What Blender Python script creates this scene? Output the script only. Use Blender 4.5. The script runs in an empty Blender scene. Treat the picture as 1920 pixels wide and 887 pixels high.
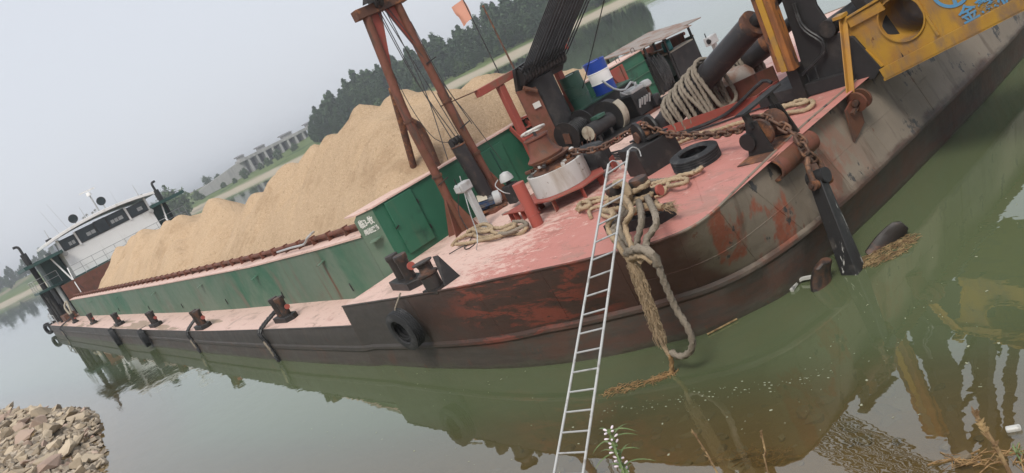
import bpy, bmesh, math, random
import numpy as np
from mathutils import Vector, Matrix, noise as mnoise
random.seed(7)
S = bpy.context.scene
C = S.collection
R = math.radians
# ------------------------------------------------------------------ camera, sky, sun, exposure
# World: X runs along the barge towards its bow, Y across it, Z up; the water is z = 0 and the camera stands over the origin.
CAMZ = 4.9
FPX, PW, PH = 1515.4, 1920.0, 887.0
RM = ((0.5754553, -0.08719833, -0.81317135), (0.69105948, -0.47989158, 0.54050057), (-0.43736483, -0.87298369, -0.21589692))
cam = bpy.data.objects.new('camera', bpy.data.cameras.new('camera'))
C.objects.link(cam)
cam.data.sensor_width = 36.0
cam.data.lens = FPX / PW * 36.0
cam.data.clip_start = 0.05
cam.data.clip_end = 8000
cx = Vector([RM[i][0] for i in range(3)]); cy = Vector([-RM[i][1] for i in range(3)]); cz = Vector([-RM[i][2] for i in range(3)])
cam.matrix_world = Matrix(((cx.x, cy.x, cz.x, 0), (cx.y, cy.y, cz.y, 0), (cx.z, cy.z, cz.z, CAMZ), (0, 0, 0, 1)))
S.camera = cam
SUN_EL, SUN_AZ = 52.0, 308.0          # degrees; azimuth of the sun measured from +X towards +Y
w = bpy.data.worlds.new('World'); S.world = w; w.use_nodes = True
wn = w.node_tree.nodes; wl = w.node_tree.links; wn.clear()
sky = wn.new('ShaderNodeTexSky'); sky.sky_type = 'NISHITA'; sky.sun_disc = False
sky.sun_elevation = R(SUN_EL); sky.sun_rotation = R(90 - SUN_AZ); sky.dust_density = 6; sky.air_density = 1.0; sky.altitude = 0
mx = wn.new('ShaderNodeMix'); mx.data_type = 'RGBA'; mx.inputs[0].default_value = 0.88
mx.inputs[7].default_value = (4.85, 5.05, 5.45, 1)     # the even grey of the overcast
bg = wn.new('ShaderNodeBackground'); bg.inputs[1].default_value = 0.1
wo = wn.new('ShaderNodeOutputWorld')
wl.new(sky.outputs[0], mx.inputs[6]); wl.new(mx.outputs[2], bg.inputs[0]); wl.new(bg.outputs[0], wo.inputs[0])
sd = bpy.data.lights.new('sun', 'SUN'); sd.energy = 1.5; sd.angle = R(18); sd.color = (1.0, 0.95, 0.87)
sun = bpy.data.objects.new('sun', sd); C.objects.link(sun)
sv = Vector((math.cos(R(SUN_EL)) * math.cos(R(SUN_AZ)), math.cos(R(SUN_EL)) * math.sin(R(SUN_AZ)), math.sin(R(SUN_EL))))
sun.rotation_euler = sv.to_track_quat('Z', 'Y').to_euler()
S.view_settings.view_transform = 'Standard'; S.view_settings.look = 'None'
S.view_settings.gamma = 1; S.view_settings.use_curve_mapping = False
S.view_settings.exposure = 0.72
S.cycles.max_bounces = 8; S.cycles.transparent_max_bounces = 12; S.cycles.volume_bounces = 0
S.cycles.use_denoising = True
S.cycles.caustics_reflective = False; S.cycles.caustics_refractive = False

# ------------------------------------------------------------------ measuring: a sighted direction meets a known plane
RMA = np.array(RM)
def ray(u, v): return RMA @ np.array([u - PW / 2, v - PH / 2, FPX])
def PZ(u, v, z=0.0):
    d = ray(u, v); k = (z - CAMZ) / d[2]; return Vector((d[0] * k, d[1] * k, z))
def PY(u, v, y):
    d = ray(u, v); k = y / d[1]; return Vector((d[0] * k, y, CAMZ + d[2] * k))
def PX(u, v, x):
    d = ray(u, v); k = x / d[0]; return Vector((x, d[1] * k, CAMZ + d[2] * k))
YC = 13.7                               # barge centre line
def deckz(x, y):                        # bow deck: sheer towards the bow, slight camber
    return float(np.interp(x, [-30, -16.1, -13.8, -11.6, -9.5, -8, -7], [1.2, 1.48, 1.57, 1.66, 1.72, 1.76, 1.8])) + .1 * max(0.0, 1 - ((y - YC) / 7.0) ** 2)
def sidez(x): return float(np.interp(x, [-80, -46, -35, -28, -20.6, -16.1], [.88, .84, .8, .85, .96, 1.0]))
def D(u, v, off=0.0):
    z = 1.6
    for i in range(40):
        p = PZ(u, v, z + off); z = .5 * z + .5 * deckz(p.x, p.y)
    return p
def SD(u, v):
    z = .9
    for i in range(40):
        p = PZ(u, v, z); z = .5 * z + .5 * sidez(p.x)
    return p

# ------------------------------------------------------------------ building helpers
class MB:
    def __init__(s): s.v = []; s.f = []
    def add(s, vs, fs):
        o = len(s.v); s.v += [Vector(a) for a in vs]; s.f += [tuple(i + o for i in f) for f in fs]; return s
    def box(s, c, size, rot=None):
        hx, hy, hz = size[0] / 2, size[1] / 2, size[2] / 2
        m = rot.to_3x3() if rot is not None else Matrix.Identity(3)
        vs = [Vector(c) + m @ Vector((x * hx, y * hy, z * hz)) for x in (-1, 1) for y in (-1, 1) for z in (-1, 1)]
        return s.add(vs, [(0, 1, 3, 2), (4, 6, 7, 5), (0, 4, 5, 1), (2, 3, 7, 6), (0, 2, 6, 4), (1, 5, 7, 3)])
    def bar(s, a, b, w_, h_, up=(0, 0, 1)):
        a = Vector(a); b = Vector(b); d = b - a; L = d.length; x = d.normalized(); u = Vector(up)
        y = u.cross(x)
        if y.length < 1e-4: y = Vector((0, 1, 0)).cross(x)
        y.normalize(); z = x.cross(y)
        m = Matrix((x, y, z)).transposed()
        return s.box((a + b) / 2, (L, w_, h_), m)
    def prism(s, pts, vec):
        n = len(pts); vec = Vector(vec); pts = [Vector(p) for p in pts]
        nrm = Vector((0, 0, 0))
        for i in range(n): nrm += pts[i].cross(pts[(i + 1) % n])
        if nrm.dot(vec) > 0: pts = pts[::-1]
        vs = pts + [p + vec for p in pts]
        fs = [tuple(range(n)), tuple(range(2 * n - 1, n - 1, -1))]
        fs += [(i, i + n, (i + 1) % n + n, (i + 1) % n) for i in range(n)]
        return s.add(vs, fs)
    def cyl(s, a, b, r, r2=None, n=16, cap=True):
        a = Vector(a); b = Vector(b); r2 = r if r2 is None else r2
        x = (b - a).normalized(); y = x.orthogonal().normalized(); z = x.cross(y)
        vs = []
        for p, q in ((a, r), (b, r2)):
            for i in range(n):
                t = 2 * math.pi * i / n; vs.append(p + (y * math.cos(t) + z * math.sin(t)) * q)
        fs = [(i, (i + 1) % n, n + (i + 1) % n, n + i) for i in range(n)]
        if cap: fs += [tuple(range(n - 1, -1, -1)), tuple(range(n, 2 * n))]
        return s.add(vs, fs)
    def lathe(s, prof, o, axis=(0, 0, 1), n=24, closed=False, a0=0, a1=2 * math.pi):
        o = Vector(o); x = Vector(axis).normalized(); y = x.orthogonal().normalized(); z = x.cross(y)
        full = abs(a1 - a0 - 2 * math.pi) < 1e-6; m = n if full else n + 1; k = len(prof); vs = []
        for i in range(m):
            t = a0 + (a1 - a0) * i / n; e = y * math.cos(t) + z * math.sin(t)
            for (r, h) in prof: vs.append(o + x * h + e * r)
        fs = []
        for i in range(n):
            j = (i + 1) % m
            for q in range(k if closed else k - 1):
                q2 = (q + 1) % k; fs.append((i * k + q, j * k + q, j * k + q2, i * k + q2))
        return s.add(vs, fs)
    def torus(s, o, axis, Rr, r, n=24, m=8):
        return s.lathe([(Rr + r * math.cos(2 * math.pi * i / m), r * math.sin(2 * math.pi * i / m)) for i in range(m)], o, axis, n, True)
    def tube(s, pts, r, n=8, lobes=0, pitch=0.2, closed=False, cap=True):
        pts = [Vector(p) for p in pts]; N = len(pts); up = None; vs = []; L = 0
        for i, p in enumerate(pts):
            a = pts[max(i - 1, 0)] if not closed else pts[i - 1]; b = pts[min(i + 1, N - 1)] if not closed else pts[(i + 1) % N]
            t = (b - a); t = t.normalized() if t.length > 1e-7 else Vector((1, 0, 0))
            if up is None: up = t.orthogonal().normalized()
            else:
                up = up - t * up.dot(t); up = up.normalized() if up.length > 1e-6 else t.orthogonal().normalized()
            w_ = t.cross(up)
            if i: L += (p - pts[i - 1]).length
            rr = r[i] if isinstance(r, (list, tuple)) else r
            for k in range(n):
                th = 2 * math.pi * k / n
                q = rr * (1 + (.26 * math.cos(lobes * (th - 2 * math.pi * L / pitch)) if lobes else 0))
                vs.append(p + (up * math.cos(th) + w_ * math.sin(th)) * q)
        fs = []
        for i in range(N if closed else N - 1):
            j = (i + 1) % N
            for k in range(n): fs.append((i * n + k, i * n + (k + 1) % n, j * n + (k + 1) % n, j * n + k))
        if cap and not closed: fs += [tuple(range(n - 1, -1, -1)), tuple(range((N - 1) * n, N * n))]
        return s.add(vs, fs)
    def grid(s, rows):
        m = len(rows[0]); vs = [p for r_ in rows for p in r_]
        fs = [(i * m + j, i * m + j + 1, (i + 1) * m + j + 1, (i + 1) * m + j) for i in range(len(rows) - 1) for j in range(m - 1)]
        return s.add(vs, fs)
    def mesh(s, name, mat, o=(0, 0, 0), smooth=35):
        me = bpy.data.meshes.new(name); o = Vector(o)
        me.from_pydata([v - o for v in s.v], [], s.f); me.update()
        if smooth:
            me.shade_smooth(); me.set_sharp_from_angle(angle=R(smooth))
        me.materials.append(mat); return me
    def build(s, name, mat, parent=None, smooth=35, bev=0, fix=True):
        o = Vector(parent['_o']) if parent is not None else Vector((0, 0, 0))
        me = s.mesh(name, mat, o, 0)
        if fix:
            bm = bmesh.new(); bm.from_mesh(me); bmesh.ops.recalc_face_normals(bm, faces=bm.faces); bm.to_mesh(me); bm.free()
        if smooth: me.shade_smooth(); me.set_sharp_from_angle(angle=R(smooth))
        ob = bpy.data.objects.new(name, me); C.objects.link(ob)
        if parent is not None: ob.parent = parent
        ob['_o'] = list(o)
        if bev:
            b = ob.modifiers.new('bevel', 'BEVEL'); b.width = bev; b.segments = 2; b.limit_method = 'ANGLE'; b.angle_limit = R(40); b.harden_normals = False
        return ob
def tag(o, label, cat, group=None):
    o['label'] = label; o['category'] = cat
    if group: o['group'] = group
    return o
def thing(name, label, cat, loc=(0, 0, 0), group=None):
    o = bpy.data.objects.new(name, None); C.objects.link(o); o.location = loc; o.empty_display_size = .2
    o['_o'] = list(loc); return tag(o, label, cat, group)
def structure(o): o['kind'] = 'structure'; return o
def stuff(o): o['kind'] = 'stuff'; return o
def catmull(pts, step, closed=False):
    P = [Vector(p) for p in pts]; out = []; n = len(P)
    for i in range(n if closed else n - 1):
        p1 = P[i]; p2 = P[(i + 1) % n]
        p0 = P[i - 1] if (closed or i) else p1 * 2 - p2
        p3 = P[(i + 2) % n] if (closed or i + 2 < n) else p2 * 2 - p1
        m = max(2, int((p2 - p1).length / step))
        for k in range(m):
            t = k / m; t2 = t * t; t3 = t2 * t
            out.append(.5 * ((2 * p1) + (p2 - p0) * t + (2 * p0 - 5 * p1 + 4 * p2 - p3) * t2 + (3 * p1 - p0 - 3 * p2 + p3) * t3))
    if not closed: out.append(P[-1])
    return out
def rope_mb(pts, r=.03, closed=False, mb=None, smooth=True):
    mb = mb or MB()
    p = catmull(pts, r * 1.1, closed) if smooth else pts
    return mb.tube(p, r, 12, 3, r * 9, closed)
def wire_mb(pts, r=.008, step=.15, n=5, mb=None):
    mb = mb or MB(); return mb.tube(catmull(pts, step), r, n)

# ------------------------------------------------------------------ materials
def new_mat(name):
    m = bpy.data.materials.new(name); m.use_nodes = True; t = m.node_tree; t.nodes.clear(); return m, t
class NT:
    def __init__(s, t): s.t = t; s.n = t.nodes; s.l = t.links
    def node(s, k, **kw):
        n = s.n.new(k)
        for a, b in kw.items(): setattr(n, a, b)
        return n
    def link(s, a, b): s.l.new(a, b)
    def val(s, sock, v):
        if hasattr(v, 'is_output') or isinstance(v, bpy.types.NodeSocket): s.l.new(v, sock)
        else: sock.default_value = v
    def math(s, op, a, b=0.0, c=None, clamp=False):
        n = s.node('ShaderNodeMath', operation=op, use_clamp=clamp); s.val(n.inputs[0], a); s.val(n.inputs[1], b)
        if c is not None: s.val(n.inputs[2], c)
        return n.outputs[0]
    def mix(s, f, a, b):
        n = s.node('ShaderNodeMix', data_type='RGBA'); s.val(n.inputs[0], f)
        for k, x in ((6, a), (7, b)):
            s.val(n.inputs[k], (x[0], x[1], x[2], 1) if isinstance(x, tuple) else x)
        return n.outputs[2]
    def pos(s, scale=(1, 1, 1), off=(0, 0, 0), src=None):
        if src is None: src = s.node('ShaderNodeNewGeometry').outputs['Position']
        m = s.node('ShaderNodeMapping'); s.link(src, m.inputs[0]); m.inputs[1].default_value = off; m.inputs[3].default_value = scale
        return m.outputs[0]
    def noise(s, vec, scale, detail=4, rough=.55, dist=0.0):
        n = s.node('ShaderNodeTexNoise'); s.link(vec, n.inputs['Vector']); n.inputs['Scale'].default_value = scale
        n.inputs['Detail'].default_value = detail; n.inputs['Roughness'].default_value = rough; n.inputs['Distortion'].default_value = dist
        return n.outputs['Fac']
    def ss(s, x, a, b):
        n = s.node('ShaderNodeMapRange', interpolation_type='SMOOTHSTEP'); s.val(n.inputs[0], x); s.val(n.inputs[1], a); s.val(n.inputs[2], b)
        return n.outputs[0]
    def bump(s, h, strength, dist=.02, normal=None):
        n = s.node('ShaderNodeBump'); n.inputs['Strength'].default_value = strength; n.inputs['Distance'].default_value = dist
        s.link(h, n.inputs['Height'])
        if normal is not None: s.link(normal, n.inputs['Normal'])
        return n.outputs[0]
    def out(s, col, rough, normal=None, metal=0.0, spec=.5, **kw):
        p = s.node('ShaderNodeBsdfPrincipled'); o = s.node('ShaderNodeOutputMaterial')
        s.val(p.inputs['Base Color'], (col[0], col[1], col[2], 1) if isinstance(col, tuple) else col)
        s.val(p.inputs['Roughness'], rough); s.val(p.inputs['Metallic'], metal); s.val(p.inputs['Specular IOR Level'], spec)
        for k, v in kw.items(): s.val(p.inputs[k], v)
        if normal is not None: s.link(normal, p.inputs['Normal'])
        s.link(p.outputs[0], o.inputs[0]); return p
MATS = {}
def weather(name, base, layers=(), rough=.6, var=.25, bump=.25, bscale=9, metal=0.0, spec=.4):
    """painted or bare metal: base colour with broad variation, then layers of (colour, scale, threshold, softness, stretch xyz)"""
    m, t = new_mat(name); n = NT(t); k = (hash(name) % 97) if False else sum(map(ord, name)) % 97
    p0 = n.pos(off=(k * 1.7, k * .9, k * .4))
    v = n.noise(p0, 1.3, 5, .6)
    dark = tuple(c * (1 - var) for c in base); light = tuple(min(1, c * (1 + var * .8)) for c in base)
    col = n.mix(v, dark, light)
    for i, (c, sc, th, soft, st) in enumerate(layers):
        q = n.pos(scale=st, off=(k + i * 7.3, i * 3.1, k * .3))
        f = n.ss(n.noise(q, sc, 6, .62, .3), th - soft, th + soft)
        col = n.mix(f, col, c)
    b = n.noise(n.pos(), bscale, 6, .65)
    rr = n.math('MULTIPLY_ADD', n.noise(p0, 4, 3), .35, rough - .17, clamp=True)
    n.out(col, rr, n.bump(b, bump, .01), metal, spec)
    MATS[name] = m; return m
V1 = (1, 1, 1); VS = (1, 1, .18); HS = (.35, .35, 2.2)
M = {}
RUST = (.12, .05, .028); RUSTL = (.26, .11, .05)
M['green'] = weather('bulkhead_green_paint', (.028, .125, .075), [((.09, .12, .075), 1.1, .66, .12, VS), (RUST, 3.2, .72, .05, VS), ((.02, .06, .04), 2, .66, .1, V1)], .5)
M['coaming'] = weather('faded_green_paint', (.075, .15, .098), [((.12, .17, .125), .5, .5, .14, VS), (RUST, 1.5, .66, .06, (1, 1, .1)), ((.03, .12, .07), .35, .56, .1, V1), ((.13, .12, .09), .8, .65, .08, (1, 1, .4)), ((.055, .04, .03), 4, .76, .04, VS)], .6)
M['dgreen'] = weather('dark_green_paint', (.02, .065, .058), [((.04, .05, .045), 2, .64, .1, V1)], .5)
M['redpaint'] = weather('red_primer_paint', (.30, .07, .052), [((.2, .1, .07), 2.5, .6, .1, V1), (RUST, 5, .68, .06, V1)], .6)
M['redpost'] = weather('fresh_red_paint', (.34, .085, .065), [((.3, .09, .07), 3, .62, .1, V1)], .5)
M['rustred'] = weather('rusty_red_steel', (.165, .06, .04), [(RUST, 3, .52, .1, V1), ((.07, .045, .035), 6, .62, .08, VS)], .7, bump=.4)
M['rust'] = weather('rusty_steel', (.105, .05, .033), [(RUSTL, 5, .58, .08, V1), ((.04, .03, .026), 3, .6, .08, V1)], .75, bump=.5)
M['chainrust'] = weather('rusted_chain_steel', (.10, .055, .038), [((.2, .1, .055), 12, .56, .08, V1), ((.035, .025, .02), 9, .6, .08, V1)], .7, bump=.4)
M['black'] = weather('black_painted_steel', (.018, .017, .017), [((.055, .045, .038), 3, .62, .1, V1), ((.07, .04, .028), 6, .72, .05, V1)], .5)
M['blackmatt'] = weather('matt_black_steel', (.022, .021, .022), [((.05, .045, .042), 2.4, .6, .14, V1)], .7)
M['bollard'] = weather('worn_bollard_steel', (.035, .03, .028), [((.11, .055, .035), 4, .58, .08, V1), ((.15, .14, .13), 7, .7, .06, V1)], .55, bump=.4)
M['white'] = weather('white_paint', (.82, .82, .81), [((.55, .54, .5), 1.5, .64, .1, VS), ((.3, .2, .13), 5, .76, .03, VS)], .5, var=.06, bump=.08)
M['whitedirty'] = weather('chipped_white_paint', (.50, .50, .485), [((.34, .31, .27), 2.2, .56, .1, VS), ((.10, .05, .03), 6, .645, .02, V1)], .5, var=.08)
M['grey'] = weather('grey_painted_metal', (.42, .43, .43), [((.3, .29, .28), 4, .62, .1, V1)], .45, var=.1, bump=.08)
M['yellow'] = weather('yellow_machine_paint', (.44, .245, .035), [((.34, .17, .045), 1.4, .52, .12, V1), ((.24, .15, .08), 2.2, .58, .08, (1, 1, .5)), (RUST, 7, .71, .03, V1)], .5)
M['orange'] = weather('weathered_orange_timber', (.33, .13, .035), [((.17, .07, .032), 3, .5, .08, (1, 1, .25)), ((.03, .022, .02), 4, .58, .05, (1, 1, .4))], .65)
M['steel'] = weather('dark_oily_steel', (.04, .038, .04), [((.09, .07, .06), 4, .6, .1, V1)], .4, metal=.3)
M['galv'] = weather('galvanised_steel', (.46, .47, .47), [((.3, .29, .28), 8, .6, .08, V1), ((.2, .16, .12), 12, .74, .04, V1)], .45, var=.12, metal=.35)
M['rubber'] = weather('weathered_tyre_rubber', (.022, .023, .025), [((.075, .075, .075), 5, .6, .12, V1)], .75)
M['bluepaint'] = weather('blue_drum_paint', (.012, .05, .30), [((.05, .07, .2), 5, .66, .1, V1)], .4)
M['motorblue'] = weather('blue_motor_paint', (.03, .07, .16), [((.12, .12, .12), 5, .55, .1, V1)], .45)
M['drumgreen'] = weather('green_drum_paint', (.028, .085, .06), [((.05, .09, .065), 4, .6, .1, V1)], .45)
M['sheet'] = weather('weathered_sheet_roofing', (.27, .235, .21), [((.2, .11, .075), 2.5, .55, .1, V1)], .7)
M['cream'] = weather('cream_guard_paint', (.42, .38, .30), [((.25, .2, .15), 4, .6, .1, V1)], .5)
M['wire'] = weather('steel_wire_rope', (.05, .05, .052), [], .55, bump=.1)
M['cable'] = weather('black_greased_cable', (.022, .022, .023), [((.06, .06, .06), 8, .6, .1, V1)], .4)
M['flag'] = weather('faded_red_cloth', (.60, .30, .22), [], .85, var=.15, bump=.05)
M['concrete'] = weather('weathered_concrete', (.40, .39, .38), [((.28, .275, .27), .3, .55, .1, VS)], .85, bump=.2, bscale=2)
M['roofdark'] = weather('dark_roof_tiles', (.16, .155, .16), [], .8)
M['teal'] = weather('teal_plastic_can', (.01, .16, .17), [], .35)
M['chip'] = weather('pale_stone_chips', (.36, .305, .235), [((.20, .16, .12), 4, .55, .08, V1), ((.52, .45, .36), 7, .6, .06, V1), ((.38, .24, .19), .5, .62, .06, V1)], .9, var=.35, bump=.4)
M['straw'] = weather('dry_straw', (.36, .26, .13), [((.16, .10, .05), 9, .5, .12, V1)], .9)
M['reed'] = weather('dead_wet_reed', (.20, .12, .055), [((.35, .22, .1), 15, .5, .1, V1)], .85)
M['pvc'] = weather('grimy_white_plastic', (.55, .55, .52), [((.25, .25, .24), 9, .6, .08, V1)], .5, var=.1)
M['petal'] = weather('pale_pink_petal', (.75, .66, .72), [], .6, var=.08, bump=0)
M['leaf'] = weather('green_herb_leaf', (.10, .15, .05), [((.16, .2, .08), 20, .55, .1, V1)], .55, bump=0)
M['speck'] = weather('pale_floating_fluff', (.33, .34, .24), [], .9, bump=0)
M['blueink'] = weather('blue_stencil_paint', (.10, .27, .46), [((.2, .26, .3), 9, .6, .12, V1)], .6, var=.1, bump=0)
M['whiteink'] = weather('white_stencil_paint', (.62, .64, .6), [], .6, var=.1, bump=0)

def mat_rope(name, base):
    m, t = new_mat(name); n = NT(t); p = n.pos()
    c = n.mix(n.noise(p, 5, 4), tuple(x * .62 for x in base), base)
    c = n.mix(n.ss(n.noise(p, 45, 2), .5, .75), c, tuple(x * .5 for x in base))
    n.out(c, .95, n.bump(n.noise(p, 160, 2), .5, .004), spec=.15); return m
M['rope'] = mat_rope('tan_mooring_rope', (.46, .35, .23))
M['ropegrey'] = mat_rope('grey_weathered_rope', (.29, .25, .2))

def mat_deck():
    m, t = new_mat('red_deck_paint'); n = NT(t); g = n.node('ShaderNodeNewGeometry').outputs['Position']
    p = n.pos(src=g); x = n.node('ShaderNodeSeparateXYZ'); n.link(g, x.inputs[0])
    c = n.mix(n.noise(p, .8, 5), (.42, .17, .14), (.53, .235, .20))
    # pale scuffed and sand-dusted paint, more of it away from the bow
    k = n.math('MULTIPLY_ADD', n.ss(x.outputs[0], -8.8, -13.5), .26, n.math('MULTIPLY', n.ss(x.outputs[0], -15, -24), .07))
    sc = n.noise(n.pos((1.2, 3.0, 1)), 2.4, 8, .7, .6)
    c = n.mix(n.math('MULTIPLY', n.ss(n.math('ADD', sc, k), .60, .70), .85), c, (.64, .45, .385))
    fine = n.noise(n.pos((1.5, 4.0, 1), (5, 5, 0)), 9, 7, .75, .5)
    c = n.mix(n.math('MULTIPLY', n.ss(n.math('ADD', fine, k), .64, .72), .6), c, (.68, .5, .43))
    c = n.mix(n.math('MULTIPLY', n.ss(n.noise(n.pos(off=(9, 2, 0)), 1.6, 6, .7), .56, .72), .6), c, (.30, .125, .10))
    c = n.mix(n.math('MULTIPLY', n.ss(n.noise(n.pos((.6, 1.4, 1), (1, 4, 0)), .9, 7, .7, 1.0), .54, .64), .45), c, (.27, .19, .15))
    c = n.mix(n.math('MULTIPLY', n.ss(n.noise(n.pos(off=(3, 7, 0)), 9, 6, .75), .61, .68), .75), c, (.13, .06, .042))
    c = n.mix(n.math('MULTIPLY', n.ss(n.noise(n.pos((.5, 2.2, 1), (2, 9, 0)), 2.2, 7, .75, .8), .58, .66), .5), c, (.20, .12, .09))
    wet = n.math('MULTIPLY', n.ss(n.noise(n.pos((.13, 1.0, 1), (1.3, .6, 0)), 2.0, 3, .5), .53, .56), n.math('MULTIPLY', n.ss(x.outputs[0], -25, -27), n.ss(x.outputs[1], 6.75, 6.6)))
    c = n.mix(n.math('MULTIPLY', wet, .75), c, (.27, .2, .13))
    r = n.math('MULTIPLY_ADD', n.noise(p, 3, 3), .3, .42)
    n.out(c, r, n.bump(n.noise(p, 14, 6), .18, .01), spec=.35); return m
M['deck'] = mat_deck()

def mat_hull():
    m, t = new_mat('barge_hull_paint'); n = NT(t); g = n.node('ShaderNodeNewGeometry').outputs['Position']
    x = n.node('ShaderNodeSeparateXYZ'); n.link(g, x.inputs[0]); X, Y, Z = x.outputs
    wob = n.math('MULTIPLY_ADD', n.noise(n.pos((1, 1, 1)), 1.1, 5), 3.2, -1.6)
    Xw = n.math('ADD', X, wob)
    aft = n.mix(n.noise(n.pos((.5, .5, 4)), 1.6, 6, .65), (.028, .025, .023), (.072, .063, .056))
    aft = n.mix(n.math('MULTIPLY', n.ss(n.noise(n.pos((1.4, 1.4, .12)), 1.8, 5), .55, .7), .5), aft, (.10, .072, .055))
    # scraped red flank at the shoulder
    flank = n.mix(n.noise(n.pos((1, 1, 5)), 1.6, 8, .7), (.03, .022, .018), (.085, .042, .031))
    fr = n.ss(n.noise(n.pos((.7, .7, 2.8), (4, 1, .2)), 1.5, 8, .68, .4), .47, .57)
    fr = n.math('MULTIPLY', fr, n.math('MULTIPLY', n.ss(Xw, -12.6, -11.2), n.ss(Xw, -8.2, -9.0)))
    flank = n.mix(n.math('MULTIPLY', fr, .85), flank, (.20, .052, .034))
    flank = n.mix(n.ss(n.noise(n.pos((2, 2, 9)), 2.6, 8, .75), .58, .63), flank, (.028, .022, .02))
    # front: worn grey-brown with red lead patches
    fro = n.mix(n.noise(n.pos((1, 1, .8)), .9, 7, .6), (.12, .098, .076), (.285, .24, .19))
    pr = n.ss(n.noise(n.pos((1, 1.2, .62), (2.2, 5.1, 1.2)), 1.25, 6, .55), .50, .56)
    pr = n.math('MULTIPLY', n.math('MULTIPLY', pr, n.ss(n.noise(n.pos((1, 1, 1), (1, 8, 3)), 7, 7, .75), .28, .52)), n.ss(Y, 11.6, 9.3))
    fro = n.mix(pr, fro, n.mix(n.noise(n.pos((1, 1, 1), (4, 4, 4)), 3, 6, .7), (.15, .05, .032), (.34, .115, .07)))
    fro = n.mix(n.ss(n.noise(n.pos((1, 1, .7), (7, 2, 3)), 2.6, 7, .68), .585, .63), fro, (.055, .055, .055))
    fro = n.mix(n.math('MULTIPLY', n.ss(n.noise(n.pos((1, 1.6, .12), (3, 1, 3)), 2.2, 5), .56, .68), .55), fro, (.075, .05, .035))
    c = n.mix(n.ss(Xw, -14.2, -11.8), aft, flank)
    cor = n.mix(n.noise(n.pos((1, 1, 1.5)), 2.2, 8, .7), (.055, .032, .026), (.15, .075, .058))
    c = n.mix(n.ss(Xw, -8.9, -8.2), c, cor)
    c = n.mix(n.ss(n.math('ADD', n.math('MULTIPLY', wob, .35), n.math('ADD', X, n.math('MULTIPLY', Y, .5))), -3.75, -3.35), c, fro)
    # boot top and weed line
    zz = n.math('MULTIPLY_ADD', n.noise(n.pos((.8, .8, 1.6)), 1.6, 7, .65), .5, n.math('SUBTRACT', Z, .25))
    lim = n.math('MULTIPLY_ADD', n.ss(X, -12, -8.5), .26, .44)
    low = n.mix(n.noise(n.pos((.5, .5, 7)), 1.8, 7, .7), (.019, .016, .014), (.105, .088, .073))
    low = n.mix(n.math('MULTIPLY', n.ss(n.noise(n.pos((1, 1, .4), (6, 3, 1)), 2.4, 6, .7), .52, .66), .6), low, (.10, .05, .034))
    low = n.mix(n.math('MULTIPLY', n.ss(X, -12.5, -9.5), n.ss(n.noise(n.pos((.8, .8, 2.2), (3, 3, 8)), 1.8, 7, .7), .4, .62)), low, (.085, .048, .036))
    c = n.mix(n.ss(n.math('SUBTRACT', zz, lim), .09, -.07), c, low)
    weed = n.mix(n.noise(n.pos((2, 2, 5)), 5, 5), (.03, .032, .02), (.11, .10, .075))
    c = n.mix(n.math('MULTIPLY', n.ss(zz, .13, .05), .8), c, weed)
    c = n.mix(n.math('MULTIPLY', n.ss(n.noise(n.pos((1, 1, .35)), 5.5, 6, .7), .64, .68), .7), c, (.13, .05, .028))
    seam = n.node('ShaderNodeTexBrick'); seam.inputs['Scale'].default_value = 1
    b1 = n.bump(n.noise(n.pos(), 2.2, 5), .5, .05)
    b2 = n.bump(n.noise(n.pos((1, 1, 2)), 16, 6, .7), .3, .012, b1)
    n.out(c, n.math('MULTIPLY_ADD', n.noise(n.pos(), 3, 3), .3, .46), b2, spec=.35); return m
M['hull'] = mat_hull()

def mat_sand():
    m, t = new_mat('coarse_yellow_sand'); n = NT(t); p = n.pos()
    c = n.mix(n.noise(p, .45, 6, .6), (.47, .325, .20), (.60, .435, .285))
    c = n.mix(n.ss(n.noise(p, 26, 5, .8), .47, .6), c, (.66, .50, .34))
    c = n.mix(n.ss(n.noise(n.pos((1, 1, 1), (5, 5, 5)), 9, 6, .75), .56, .7), c, (.35, .235, .14))
    c = n.mix(n.math('MULTIPLY', n.ss(n.noise(n.pos((1, 1, 1.6), (8, 1, 5)), .5, 7, .7), .5, .62), .5), c, (.40, .27, .165))
    st = n.ss(n.noise(n.pos((3.2, .5, .5), (2, 2, 2)), 1.5, 6, .7), .42, .7)
    c = n.mix(n.math('MULTIPLY', st, .45), c, (.64, .475, .315))
    h = n.math('ADD', n.noise(p, 6, 8, .75), n.math('MULTIPLY', n.noise(p, 1.6, 5), .9))
    n.out(c, .95, n.bump(h, 1.0, .13), spec=.1); return m
M['sand'] = mat_sand()

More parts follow.
